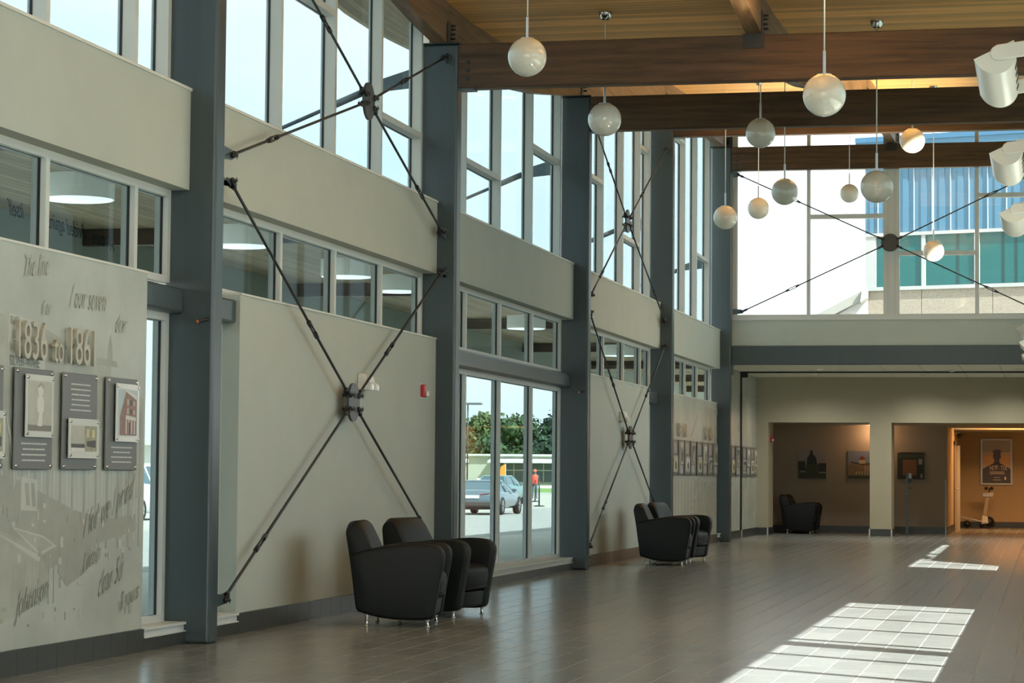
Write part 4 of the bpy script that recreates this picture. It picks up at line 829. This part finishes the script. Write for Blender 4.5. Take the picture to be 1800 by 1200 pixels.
# ------------------------------------------------------------------ outside, mural side: canopy, drum lamps, lettering
rt = thing('entrance_canopy', (-6.7, 30, 3.92), 'flat outdoor canopy with cedar soffit hung below the clerestory', 'canopy')
MB().box(-10.3, -6.70, 4, 78, 3.92, 3.96).build('soffit', soffit_m, rt)
MB().box(-10.3, -6.70, 4, 78, 3.96, 4.10).build('deck', mat('canopy_deck', (.3, .3, .29), .7), rt)
MB().box(-10.38, -10.3, 4, 78, 3.52, 4.12).build('fascia', mat('fascia_grey', (.52, .60, .58), .5), rt)
for y in [5.75 + 7.5 * i for i in range(9)]:
    MB().box(-10.3, -6.7, y + 3.75 - .06, y + 3.75 + .06, 3.74, 3.92).build('rib', beam_x, rt)
for yk in YC:
    rr = thing('canopy_tie_rod', (-6.66, yk + .1, 5.5), 'dark canopy tie rod outside the clerestory ' + colname[yk], 'tie rod', 'canopy tie rods')
    a = Vector((-7.05, yk + .1, 5.42)); b = Vector((-10.2, yk + .1, 4.16))
    MB().tube(a, b, .022, n=8).build('rod', mat('tie_rod_grey', (.16, .20, .22), .5), rr)
    d = (b - a).normalized(); MB().tube(a + d * .02, a + d * .5, .04, n=8).build('clevis', MATS['tie_rod_grey'], rr)
    MB().hexa([(-6.66, yk + .09, 5.40), (-7.10, yk + .09, 5.36), (-7.10, yk + .11, 5.36), (-6.66, yk + .11, 5.40), (-6.66, yk + .09, 5.60), (-7.06, yk + .09, 5.48), (-7.06, yk + .11, 5.48), (-6.66, yk + .11, 5.60)]).build('gusset', MATS['tie_rod_grey'], rr)
drum_s = mat('drum_shade', (.70, .72, .66), .5, emit=(.85, .9, .82), estr=.28); drum_b = mat('drum_diffuser', (.9, .92, .9), .4, emit=(.9, .95, .92), estr=1.6)
for k, y in enumerate((18.78, 22.95, 26.72, 28.95, 36.56, 45.0)):
    rr = thing('drum_lamp', (-7.96, y, 3.92), 'shallow white drum lamp under the canopy, ' + ['seen through the date mural window', 'seen through the first brace bay, near pane', 'seen through the first brace bay, third pane', 'seen through the first brace bay, last pane', 'seen through the tall window bay', 'seen through the second brace bay'][k], 'drum lamp', 'drum lamps under the canopy')
    MB().lathe([(.305, 3.56), (.305, 3.76), (.29, 3.76), (.29, 3.565)], (-7.96, y, 0), 40).build('shade', drum_s, rr)
    MB().lathe([(.0005, 3.556), (.29, 3.556), (.29, 3.566)], (-7.96, y, 0), 40).build('diffuser', drum_b, rr)
    MB().tube((-7.96, y, 3.70), (-7.96, y, 3.92), .012, n=8).lathe([(.02, 3.74), (.29, 3.74)], (-7.96, y, 0), 40).build('stem', brushed, rr)
rt = thing('window_lettering', (-6.513, 14.5, 2.95), 'dark script reading A house divided against itself, mirrored on the strip window', 'lettering')
for s, y, z in (('A', 16.04, 2.85), ('house', 15.93, 2.868), ('divided', 15.545, 2.885), ('against', 15.155, 2.90), ('itself', 14.49, 2.92)):
    text('script', s, .15, (-6.514, y, z), (0, -1, 0), (0, 0, 1), gasket, rt, ext=.0006, xs=.80, shear=.45, bold=.0012)

# ground, road and grass
GZ = -.2
tag(MB().box(-260, 200, -60, 330, GZ - .3, GZ).build('ground', mat('concrete_paving', (.38, .37, .31), .85, noise=.12, nscale=.4)), 'pale concrete forecourt and car park outside', kind='structure')
tag(MB().box(-700, 400, 330, 900, GZ - .3, GZ + .1).build('ground', mat('field_grass', (.16, .22, .06), .9, noise=.3, nscale=.5)), 'distant field', kind='structure')
tag(MB().box(-22, -13, 20, 150, GZ, GZ + .004).build('road', mat('asphalt', (.29, .29, .26), .9, noise=.1, nscale=2)), 'asphalt drive past the building', kind='structure')
for k in range(5):
    tag(MB().box(-29 - 0.0, -23.2, 66 + 12 * k, 66.15 + 12 * k, GZ, GZ + .006).build('road_line', mat('line_white', (.62, .62, .58), .8)), 'white painted parking line', kind='structure')
tag(MB().box(-80, -24, 176, 300, GZ, GZ + .10).build('lawn', mat('lawn_green', (.15, .26, .05), .9, noise=.35, nscale=1.2)), 'green lawn strip before the low white building', kind='structure')
tag(MB().box(-80, -24, 175.4, 176, GZ, GZ + .16).build('kerb', mat('kerb', (.5, .5, .45), .85)), 'concrete kerb of the lawn', kind='structure')

# cars
def wheel(par, x, y, r, sgn, w=.22):
    m = MB().lathe([(r * .68, -w / 2), (r * .93, -w / 2), (r, -w * .3), (r, w * .3), (r * .93, w / 2), (r * .68, w / 2)], (x, y, GZ + r), 28, axis='X').build('tyre', gasket, par)
    rim = MB().lathe([(r * .68, -w * .4), (r * .70, w * .42), (r * .62, w * .42), (r * .60, -w * .3)], (x, y, GZ + r), 28, axis='X')
    rim.lathe([(.001, -w * .3), (r * .62, -w * .3)], (x, y, GZ + r), 20, axis='X', mi=1)
    xo = x + sgn * w * .40
    for k in range(7):
        a = 2 * math.pi * k / 7; c, s_ = math.cos(a), math.sin(a)
        rim.hexa([(xo - .015, y + r * (.1 * c - .05 * s_), GZ + r + r * (.1 * s_ + .05 * c)), (xo + .015, y + r * (.1 * c - .05 * s_), GZ + r + r * (.1 * s_ + .05 * c)), (xo + .015, y + r * (.66 * c - .09 * s_), GZ + r + r * (.66 * s_ + .09 * c)), (xo - .015, y + r * (.66 * c - .09 * s_), GZ + r + r * (.66 * s_ + .09 * c)),
                  (xo - .015, y + r * (.1 * c + .05 * s_), GZ + r + r * (.1 * s_ - .05 * c)), (xo + .015, y + r * (.1 * c + .05 * s_), GZ + r + r * (.1 * s_ - .05 * c)), (xo + .015, y + r * (.66 * c + .07 * s_), GZ + r + r * (.66 * s_ - .07 * c)), (xo - .015, y + r * (.66 * c + .07 * s_), GZ + r + r * (.66 * s_ - .07 * c))])
    rim.build('rim', [brushed, dark_slot], par)
def car(x, y, label, body, suv=0.0):
    """heading +Y; (x, y) = centre of the rear bumper"""
    rt = thing('sedan_car', (x, y, GZ), label, 'car', 'cars outside the tall windows'); Z = GZ; k = .87 + suv * .28
    # body sections: (y, half width, z low, z high of the shoulder, crown)
    sec = [(.00, .70, .42, .66, .70), (.04, .82, .36, .92, .98), (.25, .89, .27, 1.00, 1.06), (.9, .915, .24, .99, 1.03), (1.7, .925, .23, .95, .98), (3.0, .925, .23, .93, .97), (3.7, .915, .25, .86, .95), (4.35, .88, .28, .74, .84), (4.72, .78, .32, .62, .70), (4.84, .62, .38, .54, .60)]
    m = MB(); vs = []; n = 12
    for (yy, hw, zl, zs, zc) in sec:
        zs *= k; zc *= k
        pr = [(-hw * .86, zl), (-hw * .97, zl + .10), (-hw, (zl + zs) / 2), (-hw * .985, zs - .06), (-hw * .93, zs), (-hw * .5, zc), (hw * .5, zc), (hw * .93, zs), (hw * .985, zs - .06), (hw, (zl + zs) / 2), (hw * .97, zl + .10), (hw * .86, zl)]
        vs += [(x + a, y + yy, Z + b) for a, b in pr]
    fs = [tuple(range(n)), tuple(range((len(sec) - 1) * n, len(sec) * n))]
    for j in range(len(sec) - 1): fs += [(j * n + i, j * n + (i + 1) % n, (j + 1) * n + (i + 1) % n, (j + 1) * n + i) for i in range(n)]
    m.add(vs, fs, 0, True); m.build('body', body, rt)
    # greenhouse: glass with roof and pillars
    gl = mat('car_glass', (.05, .10, .12), .06, spec=.8)
    lo = [(.42 if not suv else .15, .74, 1.02), (1.05 if not suv else .45, .80, 1.0), (2.9, .80, .96), (3.75, .74, .95)]; hi = [(1.20 if not suv else .55, .54, 1.40), (1.35 if not suv else .75, .58, 1.42), (2.35, .58, 1.43), (2.75, .54, 1.38)]
    m = MB(); vs = []
    for (a, b) in zip(lo, hi):
        vs += [(x - a[1], y + a[0], Z + a[2] * k - .03), (x - b[1], y + b[0], Z + b[2] * k), (x + b[1], y + b[0], Z + b[2] * k), (x + a[1], y + a[0], Z + a[2] * k - .03)]
    fs = [(0, 1, 2, 3), (12, 13, 14, 15)] + [(4 * j + i, 4 * j + i + 1, 4 * j + 5 + i, 4 * j + 4 + i) for j in range(3) for i in range(3)]
    m.add(vs, fs); m.build('windows', gl, rt)
    m = MB(); e = .02
    for (a, b) in zip(hi, hi[1:]): m.hexa([(x - a[1] - e, y + a[0], Z + a[2] * k - .01), (x + a[1] + e, y + a[0], Z + a[2] * k - .01), (x + b[1] + e, y + b[0], Z + b[2] * k - .01), (x - b[1] - e, y + b[0], Z + b[2] * k - .01), (x - a[1] + e, y + a[0], Z + a[2] * k + .035), (x + a[1] - e, y + a[0], Z + a[2] * k + .035), (x + b[1] - e, y + b[0], Z + b[2] * k + .035), (x - b[1] + e, y + b[0], Z + b[2] * k + .035)])
    m.build('roof', body, rt)
    for s in (-1, 1):
        for (a, b) in ((lo[0], hi[0]), (lo[3], hi[3]), ((2.0, .81, .98), (1.95, .59, 1.42))):
            MB().tube((x + s * a[1], y + a[0], Z + a[2] * k - .03), (x + s * b[1], y + b[0], Z + b[2] * k), .035, n=6).build('pillar', body, rt)
        MB().box(x + s * .90 - .09, x + s * .90 + .09, y + 2.95, y + 3.1, Z + .98 * k, Z + 1.10 * k).build('mirror', body, rt, bevel=.03)
        tl = MB().prism([(.30, .86), (.86, .80), (.88, .93), (.78, .955), (.55, .90), (.32, .885)], lambda a, b, t: (x + s * a, y + t + (.0 if a < .7 else .10 * (a - .7) / .18), Z + b * k), .0, .14).build('tail_light', mat('tail_red', (.55, .02, .01), .25, emit=(.6, .03, .01), estr=.25), rt)
        wheel(rt, x + s * .83, y + .98, .335, s); wheel(rt, x + s * .83, y + 3.82, .335, s)
    MB().box(x - .26, x + .26, y - .03, y + .05, Z + .70 * k, Z + .83 * k).build('number_plate', mat('plate_white', (.75, .77, .76), .5), rt)
    MB().box(x - .80, x + .80, y - .01, y + .22, Z + .30, Z + .50).build('bumper_trim', mat('bumper_dark', (.06, .055, .05), .5), rt, bevel=.05)
    MB().box(x - .62, x + .62, y + .08, y + .9, Z + .2, Z + .34).build('underbody', gasket, rt)
    return rt
car(-20.42, 84.8, 'blue-grey sedan seen from behind through the tall window', mat('car_blue_grey', (.13, .19, .22), .22, metal=.35, coat=.8))
car(-27.3, 66.5, 'white car glimpsed through the slot window beside the date mural', mat('car_white', (.72, .74, .74), .25, coat=.6), 1)
car(-27.0, 116.0, 'teal car parked beyond the blue-grey sedan', mat('car_teal', (.10, .22, .22), .3, coat=.6), .4)
# low white building far away
rt = thing('low_building', (-85, 340, GZ), 'low cream building with awnings beyond the lawn', 'building')
cream = mat('building_cream', (.50, .52, .43), .8, noise=.05, nscale=.3); roofm = mat('building_roof', (.58, .58, .52), .6)
MB().box(-190, -20, 340, 356, GZ, 3.95).build('wall', cream, rt)
MB().box(-191, -19, 339.4, 357, 3.95, 4.25).build('roof', roofm, rt)
for (a, b, z0, z1) in ((-90.2, -83.4, 0.3, 2.9), (-77.9, -65.0, .3, 2.9), (-130, -118, .3, 2.6)):
    dd = MB().box(a, b, 339.8, 340, z0, z1).build('opening', mat('opening_dark', (.10, .12, .12), .5), rt)
    for q in range(int((b - a) / 2.2) + 1): MB().box(a + 2.2 * q, a + .12 + 2.2 * q, 339.75, 339.8, z0, z1).build('post', cream, dd)
    MB().box(a, b, 339.7, 339.8, z0 + 1.55, z0 + 1.68).build('rail', roofm, dd)
    aw = MB().hexa([(a - 1.2, 337.6, 2.95), (b + 1.0, 337.6, 2.95), (b + 1.0, 340, 3.0), (a - 1.2, 340, 3.0), (a - 1.2, 337.6, 3.25), (b + 1.0, 337.6, 3.25), (b + 1.0, 340, 3.6), (a - 1.2, 340, 3.6)]).build('awning', mat('awning_white', (.72, .73, .68), .6), rt)
rt = thing('low_building', (-118, 250, GZ), 'white shed seen past the date mural slot window', 'building')
MB().box(-150, -90, 250, 262, GZ, 4.2).build('wall', mat('shed_white', (.7, .7, .66), .8), rt); MB().box(-151, -89, 249, 263, 4.2, 4.7).build('roof', roofm, rt)
# trees
leafs = [mat('leaf_green', (.040, .085, .030), .8, rnd=.45), mat('leaf_dark', (.026, .062, .028), .8, rnd=.45), mat('leaf_light', (.070, .11, .030), .8, rnd=.45)]
def tree(x, y, h, w, label, k):
    rt = thing('leafy_tree', (x, y, GZ), label, 'tree', 'trees behind the low building'); rr = random.Random(int(abs(x) * 10) + k)
    MB().tube((x, y, GZ), (x, y, GZ + h * .5), .35, .2, n=8).build('trunk', mat('bark', (.10, .08, .06), .9), rt)
    m = MB(); n = 4200
    blobs = [(rr.gauss(0, w * .26), rr.gauss(0, w * .2), h * rr.uniform(.28, .82), w * rr.uniform(.16, .30)) for _ in range(26)] + [(0, 0, h * .85, w * .16)]
    for i in range(n):
        b = blobs[i % len(blobs)]; v = Vector((rr.gauss(0, 1), rr.gauss(0, 1), rr.gauss(0, 1))).normalized() * b[3] * rr.uniform(.72, 1.22)
        c = Vector((x + b[0], y + b[1], GZ + b[2])) + v; s = rr.uniform(.26, .55)
        a = Vector((rr.gauss(0, 1), rr.gauss(0, 1), rr.gauss(0, 1))).normalized(); q = a.cross(v if v.length > 0 else a).normalized(); p = a
        m.add([c + p * s, c + q * s * .7, c - p * s, c - q * s * .7], [(0, 1, 2, 3)])
    for b in blobs:      # solid inner masses so the crown is not see-through
        m.lathe([(max(.001, b[3] * .70 * math.sin(math.pi * t / 6)), -b[3] * .70 * math.cos(math.pi * t / 6)) for t in range(7)], (x + b[0], y + b[1], GZ + b[2]), 9)
    m.build('crown', leafs[k % 3], rt)['kind'] = 'stuff'
for k, (x, y, h, w) in enumerate(((-116, 428, 10.5, 9), (-108, 421, 11.2, 9), (-102, 433, 13.2, 10), (-94, 424, 12.2, 10), (-87, 432, 13.0, 10), (-80, 424, 11.8, 10), (-73, 430, 13.6, 10), (-66, 424, 12.4, 9), (-111, 404, 7.8, 7), (-97, 402, 8.6, 8), (-83, 402, 8.2, 7), (-69, 402, 9.0, 8))):
    tree(x, y, h, w, ['mid green leafy tree in the belt behind the low cream building', 'dark green leafy tree in the belt behind the low cream building', 'light green leafy tree in the belt behind the low cream building'][k % 3], k)
for k, (x, y, h, w) in enumerate(((-136, 290, 9.5, 9), (-128, 300, 9, 9))): tree(x, y, h, w, 'green tree seen past the date mural slot window', k + 20)
# lamp post, cone, person, stanchions, flag
rt = thing('street_lamp', (-31.6, 130, GZ), 'tall thin car park lamp post with flat head', 'street lamp')
MB().tube((-31.6, 130, GZ), (-31.6, 130, 5.2), .045, .035, n=8).build('pole', blackst, rt)
MB().box(-31.7, -30.8, 129.8, 130.2, 5.15, 5.27).build('head', mat('lamp_grey', (.12, .14, .14), .5), rt, bevel=.03)
rt = thing('traffic_cone', (-30.0, 122, GZ), 'orange traffic cone with white collars behind the blue-grey sedan', 'cone')
orange = mat('cone_orange', (.75, .12, .02), .5); wht = mat('cone_white', (.8, .8, .76), .5)
MB().box(-30.25, -29.75, 121.75, 122.25, GZ, GZ + .06).build('base', orange, rt)
MB().lathe([(.20, GZ + .06), (.15, GZ + .45)], (-30, 122, 0), 16).build('lower_cone', orange, rt); MB().lathe([(.15, GZ + .45), (.11, GZ + .75)], (-30, 122, 0), 16).build('collar', wht, rt); MB().lathe([(.11, GZ + .75), (.06, GZ + 1.15), (.001, GZ + 1.15)], (-30, 122, 0), 16).build('tip', wht, rt)
tag(MB().box(-29.55, -29.0, 122.6, 122.64, GZ + .5, GZ + 1.1).box(-29.32, -29.24, 122.62, 122.66, GZ, GZ + .5).build('notice_board', wht), 'small white notice board beside the traffic cone', 'sign')
# person in an orange vest
def person(x, y):
    rt = thing('person', (x, y, GZ), 'person standing in an orange vest and dark trousers on the forecourt', 'person'); z = GZ
    bm_v = [(0, 0, .95), (0, 0, 1.15), (0, 0, 1.38), (0, 0, 1.50), (0, 0.01, 1.62), (0, 0, 1.74), (-.10, 0, .90), (-.11, .01, .50), (-.12, -.02, .10), (-.12, .10, .04), (.10, 0, .90), (.11, .01, .50), (.12, -.02, .10), (.12, .10, .04), (-.20, 0, 1.40), (-.25, .02, 1.13), (-.22, .12, .90), (-.21, .16, .82), (.20, 0, 1.40), (.25, .02, 1.13), (.22, .12, .90), (.21, .16, .82)]
    ed = [(0, 1), (1, 2), (2, 3), (3, 4), (4, 5), (0, 6), (6, 7), (7, 8), (8, 9), (0, 10), (10, 11), (11, 12), (12, 13), (2, 14), (14, 15), (15, 16), (16, 17), (2, 18), (18, 19), (19, 20), (20, 21)]
    rad = [.15, .145, .16, .06, .09, .08, .10, .07, .045, .04, .10, .07, .045, .04, .07, .05, .035, .03, .07, .05, .035, .03]
    me = bpy.data.meshes.new('body'); me.from_pydata(bm_v, ed, []); o = bpy.data.objects.new('body', me); COL.objects.link(o); o.parent = rt
    md = o.modifiers.new('skin', 'SKIN'); 
    for v, q in zip(me.skin_vertices[0].data if me.skin_vertices else [], rad): v.radius = (q, q * .85)
    if me.skin_vertices: me.skin_vertices[0].data[0].use_root = True
    o.modifiers.new('sub', 'SUBSURF').render_levels = 1
    m = mat('person_clothes', (.10, .13, .14), .8); me.materials.append(m)
    MB().lathe([(.17, .93), (.20, 1.05), (.205, 1.30), (.19, 1.43), (.10, 1.50)], (0, 0, 0), 16).build('vest', mat('vest_orange', (.85, .10, .05), .6), rt, loc=(0, 0, 0))
    MB().lathe([(.095, 1.66), (.10, 1.72), (.08, 1.80), (.001, 1.83)], (0, .01, 0), 14).build('hard_hat', mat('hat_orange', (.85, .16, .06), .4), rt, loc=(0, 0, 0))
person(-30.45, 142.7)
for (x, y, h) in ((-23.2, 109.7, 1.35), (-27.4, 128.5, 1.2)):
    rr = thing('stanchion', (x, y, GZ), 'thin black stanchion post with round foot on the forecourt', 'stanchion', 'stanchion posts')
    MB().lathe([(.001, GZ), (.26, GZ), (.26, GZ + .04), (.03, GZ + .07)], (x, y, 0), 18).build('foot', blackst, rr); MB().tube((x, y, GZ), (x, y, GZ + h), .035, n=8).build('post', blackst, rr)
rr = thing('feather_flag', (-31.9, 141, GZ), 'orange and yellow feather flag on a pole', 'flag')
MB().tube((-31.9, 141, GZ), (-31.9, 141, 1.9), .02, n=6).build('pole', white_e, rr)
MB().prism([(0, .4), (-.35, .8), (-.42, 1.3), (-.3, 1.75), (0, 1.95)], lambda a, b, t: (-31.9 + a, t, b), 141.0, 141.02).build('cloth', mat('flag_amber', (.75, .32, .03), .6), rr)
rr = thing('bollard', (-31.9, 137, GZ), 'white bollard post on the forecourt beyond the sedan', 'bollard'); MB().tube((-32.6, 137, GZ), (-32.6, 137, 1.05), .14, n=12).build('post', wht, rr)
rr = thing('barrier', (-29.2, 146, GZ), 'low white barrier board behind the person in the vest', 'barrier'); MB().box(-31.6, -27.6, 146, 146.1, .45, .62).build('board', wht, rr); MB().box(-31.5, -31.4, 146, 146.1, GZ, .5).box(-27.9, -27.8, 146, 146.1, GZ, .5).build('leg', wht, rr)

# ------------------------------------------------------------------ blue metal building beyond the glazed end wall
P0 = Vector((-5.875, 80, 0)); ud = Vector((.96, -.28, 0)); nd = Vector((-.28, -.96, 0))
def bp(a, o, z): p = P0 + ud * a + nd * o; return (p.x, p.y, z)
def bbox(a0, a1, o0, o1, z0, z1, m=None):
    m = m or MB(); return m.hexa([bp(a0, o0, z0), bp(a1, o0, z0), bp(a1, o1, z0), bp(a0, o1, z0), bp(a0, o0, z1), bp(a1, o0, z1), bp(a1, o1, z1), bp(a0, o1, z1)])
rt = thing('blue_building', tuple(P0), 'blue metal clad building with teal windows over a pebble concrete base', 'building')
blue = mat('blue_siding', (.072, .172, .255), .45, noise=.04, nscale=.8); rib = mat('siding_seam', (.30, .36, .41), .4); conc = mat('pebble_concrete', (.30, .265, .21), .9, noise=.25, nscale=26); whf = mat('white_window_frame', (.36, .37, .36), .5)
bbox(0, 14, -8, -.12, GZ, 12.4).build('core', conc, rt)
k = 0; a = -.02
while a < 8.5:
    w = .47 if k == 0 else .625
    so = bbox(a, a + w - .03, -.12, 0, 9.36, 12.38).build('siding_panel', blue, rt); bbox(a + w * .35, a + w * .65, 0, .03, 9.36, 12.38).build('flute', blue, so)
    bbox(a + w - .03, a + w, -.12, .05, 9.36, 12.38).build('seam', rib, rt); a += w; k += 1
bbox(-.25, 9, -.4, .35, 12.38, 12.55).build('coping', mat('blue_coping', (.05, .15, .26), .4), rt)
bbox(-.25, 9, -.4, .30, 12.16, 12.38).build('gutter', mat('blue_gutter', (.07, .18, .28), .4), rt)
bbox(0, 9, -.12, .06, 9.26, 9.37).build('head_trim', whf, rt); bbox(.0, 9, -.12, .08, 7.46, 7.58).build('sill_trim', whf, rt)
xs_ = [(.36, 1.935), (2.07, 3.73), (3.90, 5.6), (5.75, 7.5)]
for (a, b) in xs_:
    wo = bbox(a, b, -.12, -.04, 7.58, 9.27).build('window_pane', g_teal, rt)
for a in (1.05, 3.1, 4.62, 5.05): bbox(a, a + .10, -.05, -.035, 7.58, 9.27).build('pane_band', mat('teal_dark', (.010, .05, .05), .3), rt)  # narrow dark teal bands laid over the panes
for a, b in ((0, .36), (1.935, 2.07), (3.73, 3.90), (5.6, 5.75)): bbox(a, b, -.12, .03, 7.58, 9.27).build('window_post', whf, rt)
a = -.0
for w in (1.945, 2.4, 2.4, 2.4):
    bbox(a, a + w - .02, -.12, 0, 4.5, 7.46).build('concrete_panel', conc, rt); bbox(a, a + w - .02, -.12, 0, GZ, 4.48).build('concrete_panel', conc, rt); a += w
# lower white wing with sloping eave
rt = thing('white_wing', (-8.5, 78.5, GZ), 'white gabled wing with grey sloping eave beside the blue building', 'building')
MB().prism([(-13.5, GZ), (-5.8, GZ), (-5.8, 7.15), (-7.1, 6.45), (-13.5, 3.2)], lambda a, b, t: (a, t, b), 79.2, 84).build('gable_wall', mat('wing_white', (.50, .49, .48), .7), rt)
MB().prism([(-13.6, 3.2), (-5.78, 7.15), (-5.78, 7.45), (-13.7, 3.42)], lambda a, b, t: (a, t, b), 78.8, 84).build('eave', mat('wing_eave', (.25, .25, .22), .6), rt)
MB().prism([(-5.95, 7.0), (-5.75, 7.15), (-5.75, 7.5), (-5.9, 7.42)], lambda a, b, t: (a, t, b), 78.6, 79.2).build('gutter_end', mat('wing_gutter', (.62, .62, .57), .5), rt)

# ------------------------------------------------------------------ outside, sunny side: added unseen slab that shapes the far floor sun patch
rt = thing('sun_blocker', (.62, 40, 3.92), 'added unseen slab blocking the sun at the windows near the end wall', 'sun_blocker')
MB().prism([(2.55, 33.7), (1.27, 35.9), (1.20, 46.2), (2.6, 46.2)], lambda a, b, t: (a, b, t), 3.92, 3.99).build('blocker_slab', alu, rt)
for y in (36.5, 40.0, 43.5): MB().box(.62, 1.6, y - .02, y + .02, 3.99, 4.06).build('bracket', alu, rt)

for o in bpy.data.objects:
    for k in ('_o', '_local'):
        if k in o: del o[k]
